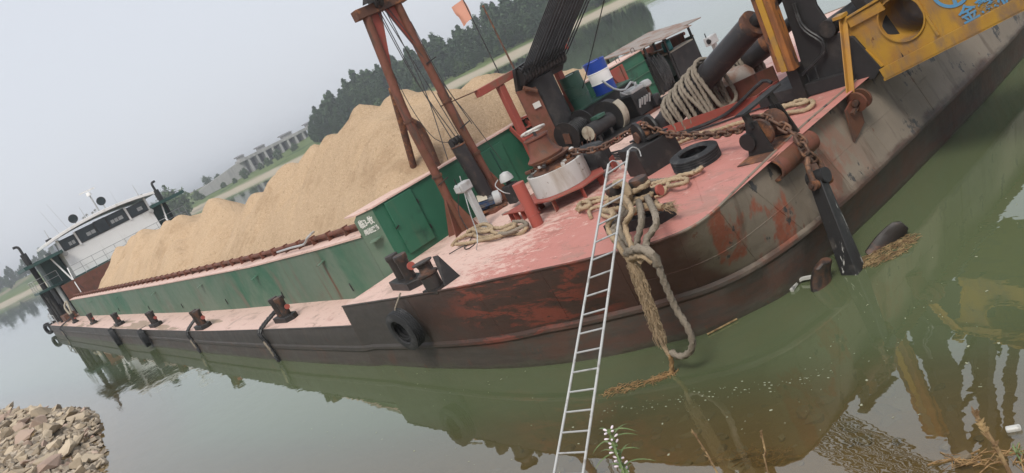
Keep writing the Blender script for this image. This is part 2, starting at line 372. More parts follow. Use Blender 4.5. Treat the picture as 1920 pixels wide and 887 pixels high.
def mat_stone():
    m, t = new_mat('rubble_limestone'); n = NT(t); p = n.pos()
    oi = n.node('ShaderNodeObjectInfo').outputs['Random']
    c = n.mix(n.noise(p, 2.5, 6, .65), (.32, .275, .22), (.56, .49, .40))
    r = n.node('ShaderNodeValToRGB'); n.link(oi, r.inputs[0]); e = r.color_ramp.elements
    e[0].color = (.60, .55, .48, 1); e[1].color = (1.15, 1.1, 1, 1)
    mm = n.node('ShaderNodeMix', data_type='RGBA', blend_type='MULTIPLY'); mm.inputs[0].default_value = 1
    n.link(c, mm.inputs[6]); n.link(r.outputs[0], mm.inputs[7])
    red = n.math('MULTIPLY', n.ss(n.math('FRACT', n.math('MULTIPLY', oi, 7.31)), .80, .86), .55)
    c2 = n.mix(red, mm.outputs[2], (.42, .29, .25))
    gz = n.node('ShaderNodeSeparateXYZ'); n.link(n.node('ShaderNodeNewGeometry').outputs['Position'], gz.inputs[0])
    c2 = n.mix(n.math('MULTIPLY', n.ss(n.math('ADD', gz.outputs[2], n.math('MULTIPLY_ADD', n.noise(p, 3, 3), .12, -.06)), .16, .04), .6), c2, (.10, .085, .06))
    n.out(c2, .9, n.bump(n.noise(p, 18, 6, .7), .6, .02), spec=.2); return m
M['stone'] = mat_stone()
def mat_bed():
    m, t = new_mat('muddy_river_bed'); n = NT(t); p = n.pos()
    c = n.mix(n.noise(p, 1.4, 6, .65), (.17, .115, .055), (.33, .24, .13))
    c = n.mix(n.ss(n.noise(p, 9, 5), .55, .7), c, (.28, .2, .11))
    n.out(c, .9, n.bump(n.noise(p, 12, 6, .7), .7, .03), spec=.15); return m
M['bed'] = mat_bed()
def mat_terrain():
    m, t = new_mat('far_bank_grass'); n = NT(t); g = n.node('ShaderNodeNewGeometry').outputs['Position']
    x = n.node('ShaderNodeSeparateXYZ'); n.link(g, x.inputs[0]); Z = x.outputs[2]; p = n.pos(src=g)
    gr = n.mix(n.noise(p, .035, 8, .65), (.07, .115, .035), (.16, .19, .075))
    gr = n.mix(n.ss(n.noise(n.pos((1, 1, 1), (30, 5, 0)), .07, 7, .7), .53, .62), gr, (.045, .085, .03))
    gr = n.mix(n.ss(n.noise(n.pos((1, 1, 1), (11, 45, 0)), .02, 6, .65), .58, .66), gr, (.24, .20, .14))
    zz = n.math('ADD', Z, n.math('MULTIPLY_ADD', n.noise(p, .08, 5), 1.0, -.5))
    c = n.mix(n.ss(zz, 1.35, .75), gr, (.38, .33, .25))
    c = n.mix(n.ss(Z, 6.6, 6.95), c, (.2, .185, .165))
    n.out(c, .95, n.bump(n.noise(p, .5, 5), .6, .4), spec=.1); return m
M['terrain'] = mat_terrain()
def mat_foliage(name, a, b):
    m, t = new_mat(name); n = NT(t); p = n.pos()
    oi = n.node('ShaderNodeObjectInfo').outputs['Random']
    f = n.math('MULTIPLY_ADD', oi, .45, n.math('MULTIPLY_ADD', n.noise(p, 1.1, 4, .7), 1.3, -.4), clamp=True)
    c = n.mix(f, a, b)
    pr = n.out(c, .7, spec=.2)
    return m
M['tree'] = mat_foliage('poplar_foliage', (.026, .055, .03), (.082, .13, .06))
M['bush'] = mat_foliage('shrub_foliage', (.045, .085, .03), (.085, .13, .05))
M['bark'] = weather('tree_bark', (.09, .075, .06), [], .9)
def mat_glass():
    m, t = new_mat('wheelhouse_glass'); n = NT(t)
    n.out((.02, .03, .035), .05, spec=.5); return m
M['glass'] = mat_glass()
def mat_water():
    m, t = new_mat('murky_river_water'); n = NT(t); p = n.pos()
    at = n.node('ShaderNodeAttribute'); at.attribute_name = 'depth'; d = at.outputs['Fac']
    clear = n.math('POWER', 2.718, n.math('MULTIPLY', d, -3.0))
    murk = n.mix(n.noise(n.pos((1, 1, 1)), .12, 3), (.104, .132, .066), (.120, .146, .076))
    murk = n.mix(n.ss(d, .55, .05), murk, (.125, .105, .05))
    dif = n.node('ShaderNodeBsdfDiffuse'); n.link(murk, dif.inputs[0])
    tr = n.node('ShaderNodeBsdfTransparent'); tr.inputs[0].default_value = (.93, .88, .68, 1)
    body = n.node('ShaderNodeMixShader'); n.link(clear, body.inputs[0]); n.link(dif.outputs[0], body.inputs[1]); n.link(tr.outputs[0], body.inputs[2])
    h = n.math('ADD', n.noise(n.pos((1, 1.6, 1)), 1.1, 3, .5), n.math('MULTIPLY', n.noise(n.pos((1, 1.4, 1)), 4.2, 2, .5), .22))
    calm = n.math('MULTIPLY', n.ss(n.noise(n.pos(off=(3, 9, 0)), .05, 2), .3, .7), h)
    nb = n.bump(calm, .055, .12)
    gl = n.node('ShaderNodeBsdfGlossy'); gl.inputs['Roughness'].default_value = .012; n.link(nb, gl.inputs['Normal'])
    gl.inputs[0].default_value = (.93, .955, .95, 1)
    fr = n.node('ShaderNodeFresnel'); fr.inputs[0].default_value = 1.34; n.link(nb, fr.inputs['Normal'])
    ff = n.math('MULTIPLY_ADD', fr.outputs[0], 1.05, .145, clamp=True)
    mxs = n.node('ShaderNodeMixShader'); n.link(ff, mxs.inputs[0]); n.link(body.outputs[0], mxs.inputs[1]); n.link(gl.outputs[0], mxs.inputs[2])
    o = n.node('ShaderNodeOutputMaterial'); n.link(mxs.outputs[0], o.inputs[0]); return m
M['water'] = mat_water()
# ================================================================== THE SETTING
SHX = [-160, -90, -60, -46, -40, -32, -29, -26, -22, -20, -17, -13, -9, -7, -5.5, -4, -3, 0, 5, 20, 70]
SHY = [-30, -12, -3.2, -.1, .7, 2.0, 1.9, 1.5, .95, .5, .9, 1.9, 3.2, 4.1, 4.6, 5.05, 5.45, 6.6, 8.0, 12, 24]
def shore(x): return np.interp(x, SHX, SHY)
def bankz(x, y):
    s = y - shore(x)
    up = np.interp(-s, [0, 2, 6.5, 9, 60], [0, .6, 3.25, 3.35, 4.2])
    rub = np.interp(-s, [0, 1.5, 4, 60], [0, .55, 1.0, 3.2])
    k = np.clip((np.minimum(x, -17) + 17) / -4, 0, 1)
    return np.where(s > 0, -np.interp(s, [0, 2, 8, 20], [0, .32, 2.2, 3.0]), up * (1 - k) + rub * k)
def nonuni(a, b, near, far, c0, c1):
    out = [a]; x = a
    while x < b:
        dd = max(0, c0 - x, x - c1); x += near + dd * far; out.append(min(x, b))
    return np.array(out)
gx = nonuni(-155, 68, .45, .05, -52, 0); gy = nonuni(-60, 34, .3, .12, -2, 9)
XX, YY = np.meshgrid(gx, gy, indexing='ij'); ZZ = bankz(XX, YY)
for i in range(ZZ.shape[0]):
    for j in range(ZZ.shape[1]):
        ZZ[i, j] += .07 * mnoise.noise(Vector((XX[i, j] * 1.3, YY[i, j] * 1.3, 0))) + .03 * mnoise.noise(Vector((XX[i, j] * 4, YY[i, j] * 4, 3)))
mb = MB(); mb.grid([[Vector((XX[i, j], YY[i, j], ZZ[i, j])) for j in range(len(gy))] for i in range(len(gx))])
river_bank = structure(mb.build('river_bank', M['bed'], smooth=60))
def near_ground(x, y): return float(bankz(np.array(x), np.array(y)))
# water: one sheet to the far shores and beyond; the attribute holds the depth of the bed below each point
wx = nonuni(-3000, 1500, .6, .12, -40, 0); wy = nonuni(-1500, 3000, .5, .12, -1, 12)
XX, YY = np.meshgrid(wx, wy, indexing='ij'); WD = np.maximum(0, -bankz(XX, YY))
mb = MB(); mb.grid([[Vector((x, y, 0)) for y in wy] for x in wx])
mb.f = [f[::-1] for f in mb.f]
water = structure(mb.build('river_water', M['water'], smooth=0, fix=False))
a_ = water.data.attributes.new('depth', 'FLOAT', 'POINT'); a_.data.foreach_set('value', WD.ravel().astype('f'))
# ---- far bank
FS = [(-3000, -900), (-900, -230), (-470, -18), (-395, 10), (-372, 34), (-325, 66), (-290, 86), (-262, 97), (-224, 113), (-188, 130), (-172, 150), (-142, 163), (-100, 188), (0, 236), (200, 320), (900, 640), (3000, 1500)]
fsa = np.array(FS, float)
def fsd(px, py):
    best = np.full(px.shape, 1e9); sg = np.ones(px.shape)
    for i in range(len(fsa) - 1):
        a = fsa[i]; b = fsa[i + 1]; d = b - a; L2 = d @ d
        t = np.clip(((px - a[0]) * d[0] + (py - a[1]) * d[1]) / L2, 0, 1)
        qx = px - a[0] - t * d[0]; qy = py - a[1] - t * d[1]; dd = np.hypot(qx, qy)
        cr = d[0] * qy - d[1] * qx
        upd = dd < best; best = np.where(upd, dd, best); sg = np.where(upd, np.sign(cr), sg)
    return best * sg
def farz(px, py):
    s = fsd(px, py)
    return np.interp(s, [-40, 0, 2.5, 10, 30, 62, 95, 100, 108, 135, 400, 2500], [-3, 0, .45, 1.1, 2.0, 3.0, 6.6, 7.0, 7.0, 4.6, 5.2, 9])
tx = nonuni(-2900, 1400, 5, .05, -330, -60); ty = nonuni(-800, 2900, 5, .05, -20, 330)
XX, YY = np.meshgrid(tx, ty, indexing='ij'); ZZ = farz(XX, YY)
for i in range(ZZ.shape[0]):
    for j in range(ZZ.shape[1]):
        if ZZ[i, j] > .8: ZZ[i, j] += .5 * mnoise.noise(Vector((XX[i, j] * .045, YY[i, j] * .045, 0)))
keep = fsd(XX, YY) > -45
mb = MB(); nI, nJ = ZZ.shape; idx = {}
for i in range(nI - 1):
    for j in range(nJ - 1):
        if keep[i, j] or keep[i + 1, j] or keep[i, j + 1] or keep[i + 1, j + 1]:
            f = []
            for a, b in ((i, j), (i + 1, j), (i + 1, j + 1), (i, j + 1)):
                if (a, b) not in idx: idx[(a, b)] = len(mb.v); mb.v.append(Vector((XX[a, b], YY[a, b], ZZ[a, b])))
                f.append(idx[(a, b)])
            mb.f.append(tuple(f))
structure(mb.build('far_bank', M['terrain'], smooth=80))
def fz(x, y): return float(farz(np.array([x], float), np.array([y], float))[0])
def walk(dist_list, back):               # points along the far shore, set back from the water
    seg = []; L = 0
    for i in range(len(FS) - 1):
        a = Vector(FS[i]); b = Vector(FS[i + 1]); seg.append((L, a, b)); L += (b - a).length
    for s_, bk in zip(dist_list, back):
        for (l0, a, b) in seg:
            l = (b - a).length
            if l0 <= s_ < l0 + l:
                d = (b - a).normalized(); nn = Vector((-d.y, d.x)); yield a + d * (s_ - l0) + nn * bk; break
# ---- trees: leaf clumps through the crown volume
def leaf_clumps(rng, centres, per, size):
    mb = MB()
    for c, cr in centres:
        for k in range(per):
            d = Vector((rng.gauss(0, 1), rng.gauss(0, 1), rng.gauss(0, 1))).normalized() * (cr * rng.random() ** .45); d.z *= 1.9
            p = c + d; nrm = (d.normalized() + Vector((rng.gauss(0, .6), rng.gauss(0, .6), rng.gauss(.3, .6)))).normalized()
            u = nrm.orthogonal().normalized(); v = nrm.cross(u); s_ = size * rng.uniform(.55, 1.25); a = rng.random() * 6.3
            u, v = u * math.cos(a) + v * math.sin(a), v * math.cos(a) - u * math.sin(a)
            mb.add([p - u * s_, p - v * s_ * .6, p + u * s_, p + v * s_ * .6], [(0, 1, 2, 3)])
    return mb
def tree_proto(seed, h, rw, low, kind):
    rng = random.Random(seed); cs = []
    n = 120 if kind == 'poplar' else 40
    for k in range(n):
        t = rng.random() ** .85; z = low * h + t * (1 - low) * h
        prof = (math.sin(math.pi * (.12 + .86 * t)) ** .8 if kind == 'poplar' else math.sin(math.pi * (.15 + .8 * t)) ** .55)
        a = rng.random() * 6.3; rr = rw * prof * rng.uniform(.35, 1.0)
        cs.append((Vector((rr * math.cos(a), rr * math.sin(a), z)), rng.uniform(.35, 1.0) * rw * (.27 if kind == 'poplar' else .36)))
    cs.append((Vector((0, 0, h * .98)), rw * .25))
    crown = leaf_clumps(rng, cs, 30, .40 if kind == 'poplar' else .28)
    tr = MB(); tr.tube([Vector((0, 0, -.6)), Vector((.1, 0, h * .3)), Vector((0, .12, h * .62)), Vector((.05, 0, h * .93))], [h * .02, h * .016, h * .01, h * .003], 7)
    for k in range(9):
        a = k * 2.4; z = h * (low + .04 + .07 * k); L = rw * .75 * (1 - k / 14)
        tr.tube([Vector((0, 0, z)), Vector((math.cos(a) * L * .5, math.sin(a) * L * .5, z + L * .5)), Vector((math.cos(a) * L, math.sin(a) * L, z + L * 1.25))], [h * .008, h * .005, h * .002], 5)
    return crown, tr
def proto_mesh(seed, h, rw, low, kind, mat):
    cr, tr = tree_proto(seed, h, rw, low, kind)
    return cr.mesh('crown', mat, smooth=0), tr.mesh('trunk', M['bark'])
POP = [proto_mesh(10 + i, hh, rw, .1, 'poplar', M['tree']) for i, (hh, rw) in enumerate([(12.5, 2.7), (14, 3.0), (11, 2.5), (13.4, 3.5), (9.5, 2.5)])]
BSH = [proto_mesh(40 + i, hh, rw, .05, 'bush', M['bush']) for i, (hh, rw) in enumerate([(3.2, 2.0), (4.2, 2.5), (2.4, 1.6)])]
def plant_tree(protos, name, i, xy, label, cat, group, s=1.0, rng=random):
    cm, tm = protos[i % len(protos)]
    t = thing(name, label, cat, (xy[0], xy[1], fz(xy[0], xy[1]) - .1), group)
    t.rotation_euler.z = rng.random() * 6.3; t.scale = (s, s, s * rng.uniform(.92, 1.08))
    for nm, me in (('crown', cm), ('trunk', tm)):
        o = bpy.data.objects.new(nm, me); C.objects.link(o); o.parent = t
rt = random.Random(3)
def shore_len(k):
    return sum((Vector(FS[i + 1]) - Vector(FS[i])).length for i in range(k))
L0 = shore_len(7); L1 = shore_len(12)
TU = [585, 600, 640, 690, 720, 760, 800, 850, 880, 930, 980, 1030, 1110, 1180]; TV = [231, 214, 172, 128, 122, 108, 84, 60, 48, 18, -16, -42, -80, -105]
def belt(u, row):
    d_ = ray(u, 606 - .501 * (u + 112.4)); d_ = d_ / math.hypot(d_[0], d_[1]); q = float(np.interp(u, [585, 700, 860, 1000, 1180], [305, 285, 262, 262, 250])) + row
    x, y = d_[0] * q, d_[1] * q; g = fz(x, y); up_ = (606 - .501 * (u + 112.4) - float(np.interp(u, TU, TV))) * .894
    return (x, y), q * up_ / FPX + CAMZ - g
u = 588.0
while u < 1180:
    xy, h_ = belt(u, rt.uniform(0, 9)); k = rt.randrange(5); hp_ = (12.5, 14, 11, 13.4, 9.5)[k]
    plant_tree(POP, 'poplar_tree', k, xy, 'tall dense dark green poplar in the belt of trees on the far bank', 'tree', 'poplars on the far bank', h_ * rt.choice([.7, .8, .88, .94, 1.0, 1.06]) * rt.uniform(.96, 1.04) / hp_, rt); u += rt.uniform(5, 9.5)
u = 596.0
while u < 1150:
    xy, h_ = belt(u, rt.uniform(-14, -7)); k = rt.randrange(5); hp_ = (12.5, 14, 11, 13.4, 9.5)[k]
    plant_tree(POP, 'poplar_tree', k, xy, 'shorter poplar in front of the tall belt of trees on the far bank', 'tree', 'shorter poplars on the far bank', h_ * rt.uniform(.42, .72) / hp_, rt); u += rt.uniform(13, 24)
ds3 = [L0 + k for k in (40, 52, 57, 75, 83, 96, 110, 118)]
for i, p in enumerate(walk(ds3, [rt.uniform(20, 27) for _ in ds3])):
    plant_tree(BSH, 'shrub', rt.randrange(3), p, 'low rounded shrub on the grassy slope below the poplars', 'shrub', 'shrubs below the poplars', rt.uniform(.9, 1.3), rt)
# dark shrubs on the open grass slope and the tree row on the dyke crest
ls = shore_len(5)
for i in range(26):
    p = next(walk([ls + rt.uniform(-20, 48)], [rt.uniform(26, 88)]))
    plant_tree(BSH, 'shrub', rt.randrange(3), p, 'scattered small shrub on the open slope of the dyke', 'shrub', 'shrubs on the dyke slope', rt.uniform(.5, .95), rt)
for i in range(24):
    p = next(walk([shore_len(3) + 14 + i * 2.6 + rt.uniform(-1, 1)], [rt.uniform(112, 128)]))
    plant_tree(BSH, 'young_tree', rt.randrange(3), p, 'small hazy tree standing along the crest of the dyke', 'tree', 'trees along the dyke crest', rt.uniform(.8, 1.3), rt)
for i in range(40):
    d_ = ray(-40 + i * 6.5 + rt.uniform(-3, 3), 560); d_ = d_ / math.hypot(d_[0], d_[1]); q = rt.uniform(520, 640)
    plant_tree(POP, 'distant_tree', rt.randrange(5), (d_[0] * q, d_[1] * q), 'faint distant tree on the hazy shore beyond the wheelhouse', 'tree', 'distant trees beyond the wheelhouse', rt.uniform(.5, .9), rt)
d_ = ray(322, 375); d_ = d_ / math.hypot(d_[0], d_[1])
plant_tree(BSH, 'round_tree', 1, (d_[0] * 300, d_[1] * 300), 'single rounded tree on the bank behind the port exhaust', 'tree', None, 2.4, rt)
# ---- sluice dam on the dyke
dd = ray(520, 300); dd = dd / math.hypot(dd[0], dd[1]); dc = Vector((dd[0] * 372, dd[1] * 372, 0)); dv = Vector((-dd[1], dd[0], 0))
dv = (dv * -.94 + Vector((dd[0], dd[1], 0)) * .34).normalized(); df = Vector((dv.y, -dv.x, 0))
if df.dot(Vector((dd[0], dd[1], 0))) > 0: df = -df
dam = thing('sluice_dam', 'grey concrete sluice with piers and gatehouses on the distant dyke', 'dam', tuple(dc))
def dp(a, b, z): return dc + dv * a + df * b + Vector((0, 0, z))
dm = Matrix((dv, df, Vector((0, 0, 1)))).transposed()
MB().box(dp(2, 0, 9.2), (36, 6, 1.3), dm).build('bridge_deck', M['concrete'], dam, bev=.05)
MB().box(dp(2, -2, 5.5), (34, 1, 7), dm).build('back_wall', M['concrete'], dam)
for k in range(8): MB().box(dp(-12 + k * 3.9, .4, 5.4), (1.0, 5, 7), dm).build('pier', M['concrete'], dam)
for k in range(7): MB().box(dp(-10 + k * 3.9, -1.2, 6.6), (2.9, .4, 3.4), dm).build('gate', M['steel'], dam)
for (a, w_) in ((-14, 2.6), (-4, 3.2), (9, 4.6), (21, 3.0), (31, 2.6)):
    h = MB().box(dp(a, 0, 10.4), (w_, 3.5, 1.2), dm).build('gatehouse', M['concrete'], dam)
    MB().prism([dp(a - w_ * .65, 2.4, 11.0), dp(a + w_ * .65, 2.4, 11.0), dp(a + w_ * .5, 0, 11.6), dp(a - w_ * .5, 0, 11.6)], df * -4.8 + Vector((0, 0, 0))).build('roof', M['roofdark'], h)
wg = MB().prism([dp(-14, 1, 9.6), dp(-36, 1, 6.0), dp(-36, 1, 2), dp(-14, 1, 2)], df * -3).build('wing_wall', M['concrete'], dam)
wg = MB().prism([dp(20, 1, 9.8), dp(50, 1, 9.8), dp(56, 1, 5), dp(20, 1, 2)], df * -3).build('wing_wall', M['concrete'], dam)

# ---- rubble spit: stones on the bank at the left
def stone_mesh(seed, name='stone', mat=None):
    rng = random.Random(seed); bm = bmesh.new()
    fl = rng.uniform(.3, .62); el = rng.uniform(.6, .95)
    for k in range(15):
        d = Vector((rng.gauss(0, 1), rng.gauss(0, 1), rng.gauss(0, 1))).normalized()
        q = rng.uniform(.8, 1.05)
        d = Vector((max(-.72, min(.72, d.x)), max(-.7, min(.7, d.y)), max(-.66, min(.66, d.z))))
        bm.verts.new((d.x * q, d.y * q * el, d.z * q * fl))
    bmesh.ops.convex_hull(bm, input=bm.verts)
    for v_ in [v_ for v_ in bm.verts if not v_.link_faces]: bm.verts.remove(v_)
    me = bpy.data.meshes.new(name); bm.to_mesh(me); bm.free(); me.materials.append(mat or M['stone']); return me
STM = [stone_mesh(100 + i) for i in range(14)]
rs = random.Random(11)
spots = []
for k in range(5000):
    x = rs.uniform(-50, -21.5); y = float(shore(x)) + .0 - rs.random() ** 1.1 * 3.2
    near = (x + 50) / 28
    size = rs.choice([.12, .14, .17, .2, .24, .3, .38, .55]) * rs.uniform(.8, 1.2) * (1.15 - .25 * near)
    if all((x - a) ** 2 + (y - b) ** 2 > (.52 * (size + c)) ** 2 for a, b, c in spots): spots.append((x, y, size))
spots.sort(key=lambda q: -q[2] / (abs(q[0]) + 4)); spots = spots[:296]
for x, y, size in spots:
    o = bpy.data.objects.new('stone', rs.choice(STM)); C.objects.link(o); o.parent = river_bank
    o.location = (x, y, near_ground(x, y) + size * .25 + .06); o.scale = (size, size, size * rs.uniform(.8, 1.2))
    o.rotation_euler = (rs.uniform(-.45, .45), rs.uniform(-.45, .45), rs.random() * 6.3)
fill = MB()
for k in range(5200):
    x = rs.uniform(-54, -20.5); y = float(shore(x)) + .1 - rs.random() * 4.0; q = rs.choice([.03, .04, .05, .07, .09, .13, .17])
    c = Vector((x, y, near_ground(x, y) + q * .25 + rs.random() * .03)); rot = Matrix.Rotation(rs.random() * 6.3, 3, 'Z') @ Matrix.Rotation(rs.uniform(-.6, .6), 3, 'X')
    pts = [rot @ Vector(v_) * q for v_ in ((-1, -.6, -.3), (1, -.7, -.25), (.8, .7, -.3), (-.9, .6, -.2), (-.7, -.4, .4), (.6, -.5, .5), (.5, .5, .35), (-.6, .4, .45))]
    fill.add([c + p for p in pts], [(0, 3, 2, 1), (4, 5, 6, 7), (0, 1, 5, 4), (1, 2, 6, 5), (2, 3, 7, 6), (3, 0, 4, 7)])
g_ = fill.build('rubble_chips', M['chip'], smooth=0); stuff(g_); tag(g_, 'small angular stone chips between the rubble at the water edge', 'rubble')
# stones lying in the shallows below the ladder
k = 0
while k < 150:
    x = rs.uniform(-9.5, -2.2); y = float(shore(x)) + rs.uniform(-.3, 2.2); q = rs.choice([.05, .07, .09, .12, .17])
    o = bpy.data.objects.new('pebble', rs.choice(STM)); C.objects.link(o); o.parent = river_bank
    o.location = (x, y, near_ground(x, y) + q * .15); o.scale = (q, q, q * .8); o.rotation_euler = (rs.uniform(-.3, .3), rs.uniform(-.3, .3), rs.random() * 6.3); k += 1
# ================================================================== THE BARGE
def mir(p): return Vector((p.x, 2 * YC - p.y, p.z))
barge = thing('sand_barge', 'long rusty river barge with red deck, green coaming and white wheelhouse', 'barge', (-40, YC, 0))
aft = [(-79.5, YC), (-79.5, 9.2), (-78.8, 7.4), (-76.8, 6.25), (-73, 6.0), (-60, 5.95), (-46, 5.88), (-35, 5.92), (-28, 5.88), (-20.6, 5.93), (-16.1, 6.05)]
bowd = [(-16.1, 6.05), (-13.8, 6.1), (-11.5, 6.2), (-10.1, 6.4), (-8.95, 6.55), (-8.1, 6.72), (-7.46, 6.82), (-7.02, 7.06), (-6.88, 7.45), (-6.92, 8.07), (-6.98, 8.7), (-7.08, 10.1), (-7.1, 11.5), (-7.1, YC)]
bowk = [(-16.1, 6.07), (-13.8, 6.12), (-11.5, 6.27), (-10.1, 6.55), (-9.3, 6.8), (-8.53, 7.1), (-8.06, 7.34), (-7.62, 7.62), (-7.25, 8.08), (-7.02, 8.75), (-6.9, 9.5), (-6.83, 10.4), (-6.81, 11.6), (-6.8, YC)]
boww = [(-16.1, 6.09), (-13.8, 6.13), (-11.5, 6.3), (-10.1, 6.56), (-9.2, 6.84), (-8.59, 7.12), (-8.2, 7.3), (-7.85, 7.5), (-7.47, 8.0), (-7.15, 8.55), (-7.05, 9.4), (-7.0, 10.4), (-6.95, 11.6), (-6.93, YC)]
def fine(pts, k=4):
    P = [Vector((a, b, 0)) for a, b in pts]; out = []
    for i in range(len(P) - 1):
        p0 = P[max(i - 1, 0)]; p1 = P[i]; p2 = P[i + 1]; p3 = P[min(i + 2, len(P) - 1)]
        for j in range(k):
            t = j / k; out.append(.5 * (2 * p1 + (p2 - p0) * t + (2 * p0 - 5 * p1 + 4 * p2 - p3) * t * t + (3 * p1 - p0 - 3 * p2 + p3) * t ** 3))
    return out + [P[-1]]
fd, fk, fw = fine(bowd), fine(bowk), fine(boww)
def nrm2(ps, i):
    a = ps[max(i - 1, 0)]; b = ps[min(i + 1, len(ps) - 1)]; d = b - a; d = Vector((d.y, -d.x, 0)); return d.normalized() if d.length else Vector((0, -1, 0))
cols = []
fa = fine(aft, 3)
for i, p in enumerate(fa):
    n_ = nrm2(fa, i); q = lambda off, z: Vector((p.x + n_.x * off, p.y + n_.y * off, z))
    zt = sidez(p.x); dent = .012 * mnoise.noise(Vector((p.x * .9, 3, 0)))
    cols.append([q(0, zt), q(.01 + dent, zt - .04), q(.035 + dent, zt - .2), q(.03 - dent, .52), q(.055, .48), q(.055, .40), q(.02, .36), q(.04, .1), q(.04, 0), q(-.05, -.9), q(-1.2, -1.5)])
for i in range(len(fd)):
    n_ = nrm2(fk, i); d, k_, w_ = fd[i], fk[i], fw[i]; z = deckz(d.x, d.y)
    t = min(1, i / 12); zk = .47 + .19 * t
    top = Vector((d.x, d.y, z)); kn = Vector((k_.x, k_.y, zk)); wv = Vector((w_.x, w_.y, 0))
    dent = .03 * mnoise.noise(Vector((d.x * 1.1, d.y * 1.1, 1)))
    mid = top.lerp(kn, .5) + n_ * (dent + .01)
    rake = 1.0 + 2.2 * t
    cols.append([top, top.lerp(kn, .04) + n_ * .012, mid, kn + Vector((0, 0, .05)), kn + n_ * .03, kn + n_ * .03 - Vector((0, 0, .05 + .0 * t)), kn - n_ * .01 - Vector((0, 0, .1)), wv.lerp(kn, .15), wv, wv - n_ * .5 * t - Vector((0, 0, .9)), wv - n_ * rake - Vector((0, 0, 1.5))])
mb = MB(); n0 = len(fa)
for k in range(2, 11): cols[n0][k] = cols[n0 - 1][k].copy()
allc = cols; mb.grid(allc)
mb.grid([[mir(p) for p in c] for c in allc])
hull = mb.build('hull', M['hull'], barge, smooth=28)
for i in list(range(6, len(fa) - 1, 3)) + [n0 + 5, n0 + 9, n0 + 14, n0 + 20, n0 + 27, n0 + 33, n0 + 38, n0 + 44, n0 + 48, n0 + 51]:
    cc_ = allc[i]; MB().tube([cc_[0].lerp(cc_[1], .5), cc_[1], cc_[2], cc_[3]], .007, 5).build('weld_seam', M['hull'], hull)
MB().tube([c_[2] + (c_[3] - c_[2]) * .12 for c_ in allc[n0 + 22:]], .006, 5).build('weld_seam', M['hull'], hull)
# plate lip along the deck edge
def lip(pts, name, r=.022):
    MB().tube(pts, r, 6).build(name, M['hull'], barge)
lip([Vector((p.x, p.y, deckz(p.x, p.y) + .004)) for p in fd] + [mir(Vector((p.x, p.y, deckz(p.x, p.y) + .004))) for p in fd[::-1]], 'deck_edge_lip')
for sgn in (0, 1):
    pts = [Vector((p.x, p.y, sidez(p.x) + .002)) for p in fa]
    lip([mir(p) if sgn else p for p in pts], 'deck_edge_lip', .02)
# decks
rows = []
for p in fd[:-1]:
    y1 = 2 * YC - p.y; rows.append([Vector((p.x, p.y + (y1 - p.y) * j / 16, deckz(p.x, p.y + (y1 - p.y) * j / 16))) for j in range(17)])
MB().grid(rows).build('bow_deck', M['deck'], barge, smooth=60)
for sgn in (0, 1):
    rows = []
    for p in fa:
        if p.x < -75.5: continue
        row = [Vector((p.x, p.y + (7.7 - p.y) * j / 3, sidez(p.x))) for j in range(4)]
        rows.append([mir(q) if sgn else q for q in row])
    MB().grid(rows).build('side_deck', M['deck'], barge, smooth=60)
MB().box((-73.9, YC, .84), (10.4, 12.6, .06)).build('aft_deck', M['deck'], barge)
MB().box((-42, YC, .3), (51, 10.9, .1)).build('hold_floor', M['rustred'], barge)
# riser of the raised bow deck
for sgn in (0, 1):
    pr = [Vector((-16.1, 6.06, 1.0)), Vector((-16.1, 7.7, 1.0)), Vector((-16.1, 7.7, 1.5)), Vector((-16.1, 6.06, 1.475))]
    MB().prism([mir(q) if sgn else q for q in pr], (.03, 0, 0)).build('deck_riser', M['deck'], barge)
# coamings
ctx = [-66.6, -37, -24.5, -18.8, -16.33]; ctz = [2.27, 2.25, 2.31, 2.45, 2.54]
def ctop(x): return float(np.interp(x, ctx, ctz))
YW = 7.32
xs = np.linspace(-66.6, -16.33, 61)
for sgn in (0, 1):
    f = (lambda q: mir(q)) if sgn else (lambda q: q)
    out = [[f(Vector((x, YW + .012 * mnoise.noise(Vector((x * .5, z * .8, 2))), z))) for z in (sidez(x) - .02, sidez(x) + .5, sidez(x) + 1.0, ctop(x))] for x in xs]
    cw = MB().grid(out).build('coaming_wall', M['coaming'], barge, smooth=60)
    MB().grid([[f(Vector((x, YW + a, ctop(x) + b))) for a, b in ((-.03, -.045), (-.03, 0), (.40, .03), (.40, -.04))] for x in xs]).build('coaming_flange', M['deck'], cw)
    MB().grid([[f(Vector((x, YW + a, ctop(x) + b))) for a, b in ((.40, -.3), (.40, .2), (.46, .2), (.46, -.9))] for x in xs]).build('inner_lip', M['rustred'], cw)
    MB().tube([f(Vector((x, YW + .34, ctop(x) + .17))) for x in xs], .055, 10).build('wash_pipe', M['rustred'], cw)
    if not sgn:
        for x in np.arange(-66, -16.6, 1.05):
            MB().box((x, YW + .33, ctop(x) + .12), (.05, .15, .26)).build('pipe_bracket', M['rustred'], cw)
        for x in (-19.2, -24.6, -31, -39, -48.5, -57.5):
            MB().prism([Vector((x, YW, ctop(x) - .35)), Vector((x + .22, YW, ctop(x) - .35)), Vector((x + .2, YW - .2, ctop(x) - .4)), Vector((x + .04, YW - .2, ctop(x) - .4))], (0, 0, .02)).build('step_plate', M['coaming'], cw)
        for x in (-18.3, -23.2, -29, -35.5, -42, -50):
            MB().tube(catmull([(x, YW - .01, sidez(x) + .42), (x + .05, YW - .03, sidez(x) + .33), (x + .07, YW - .03, sidez(x) + .22)], .03), .016, 6).build('drain_hook', M['black'], cw)
    else:
        for x in np.arange(-66, -16.6, 2.1): MB().box(f(Vector((x, YW + .33, ctop(x) + .12))), (.05, .15, .26)).build('pipe_bracket', M['rustred'], cw)
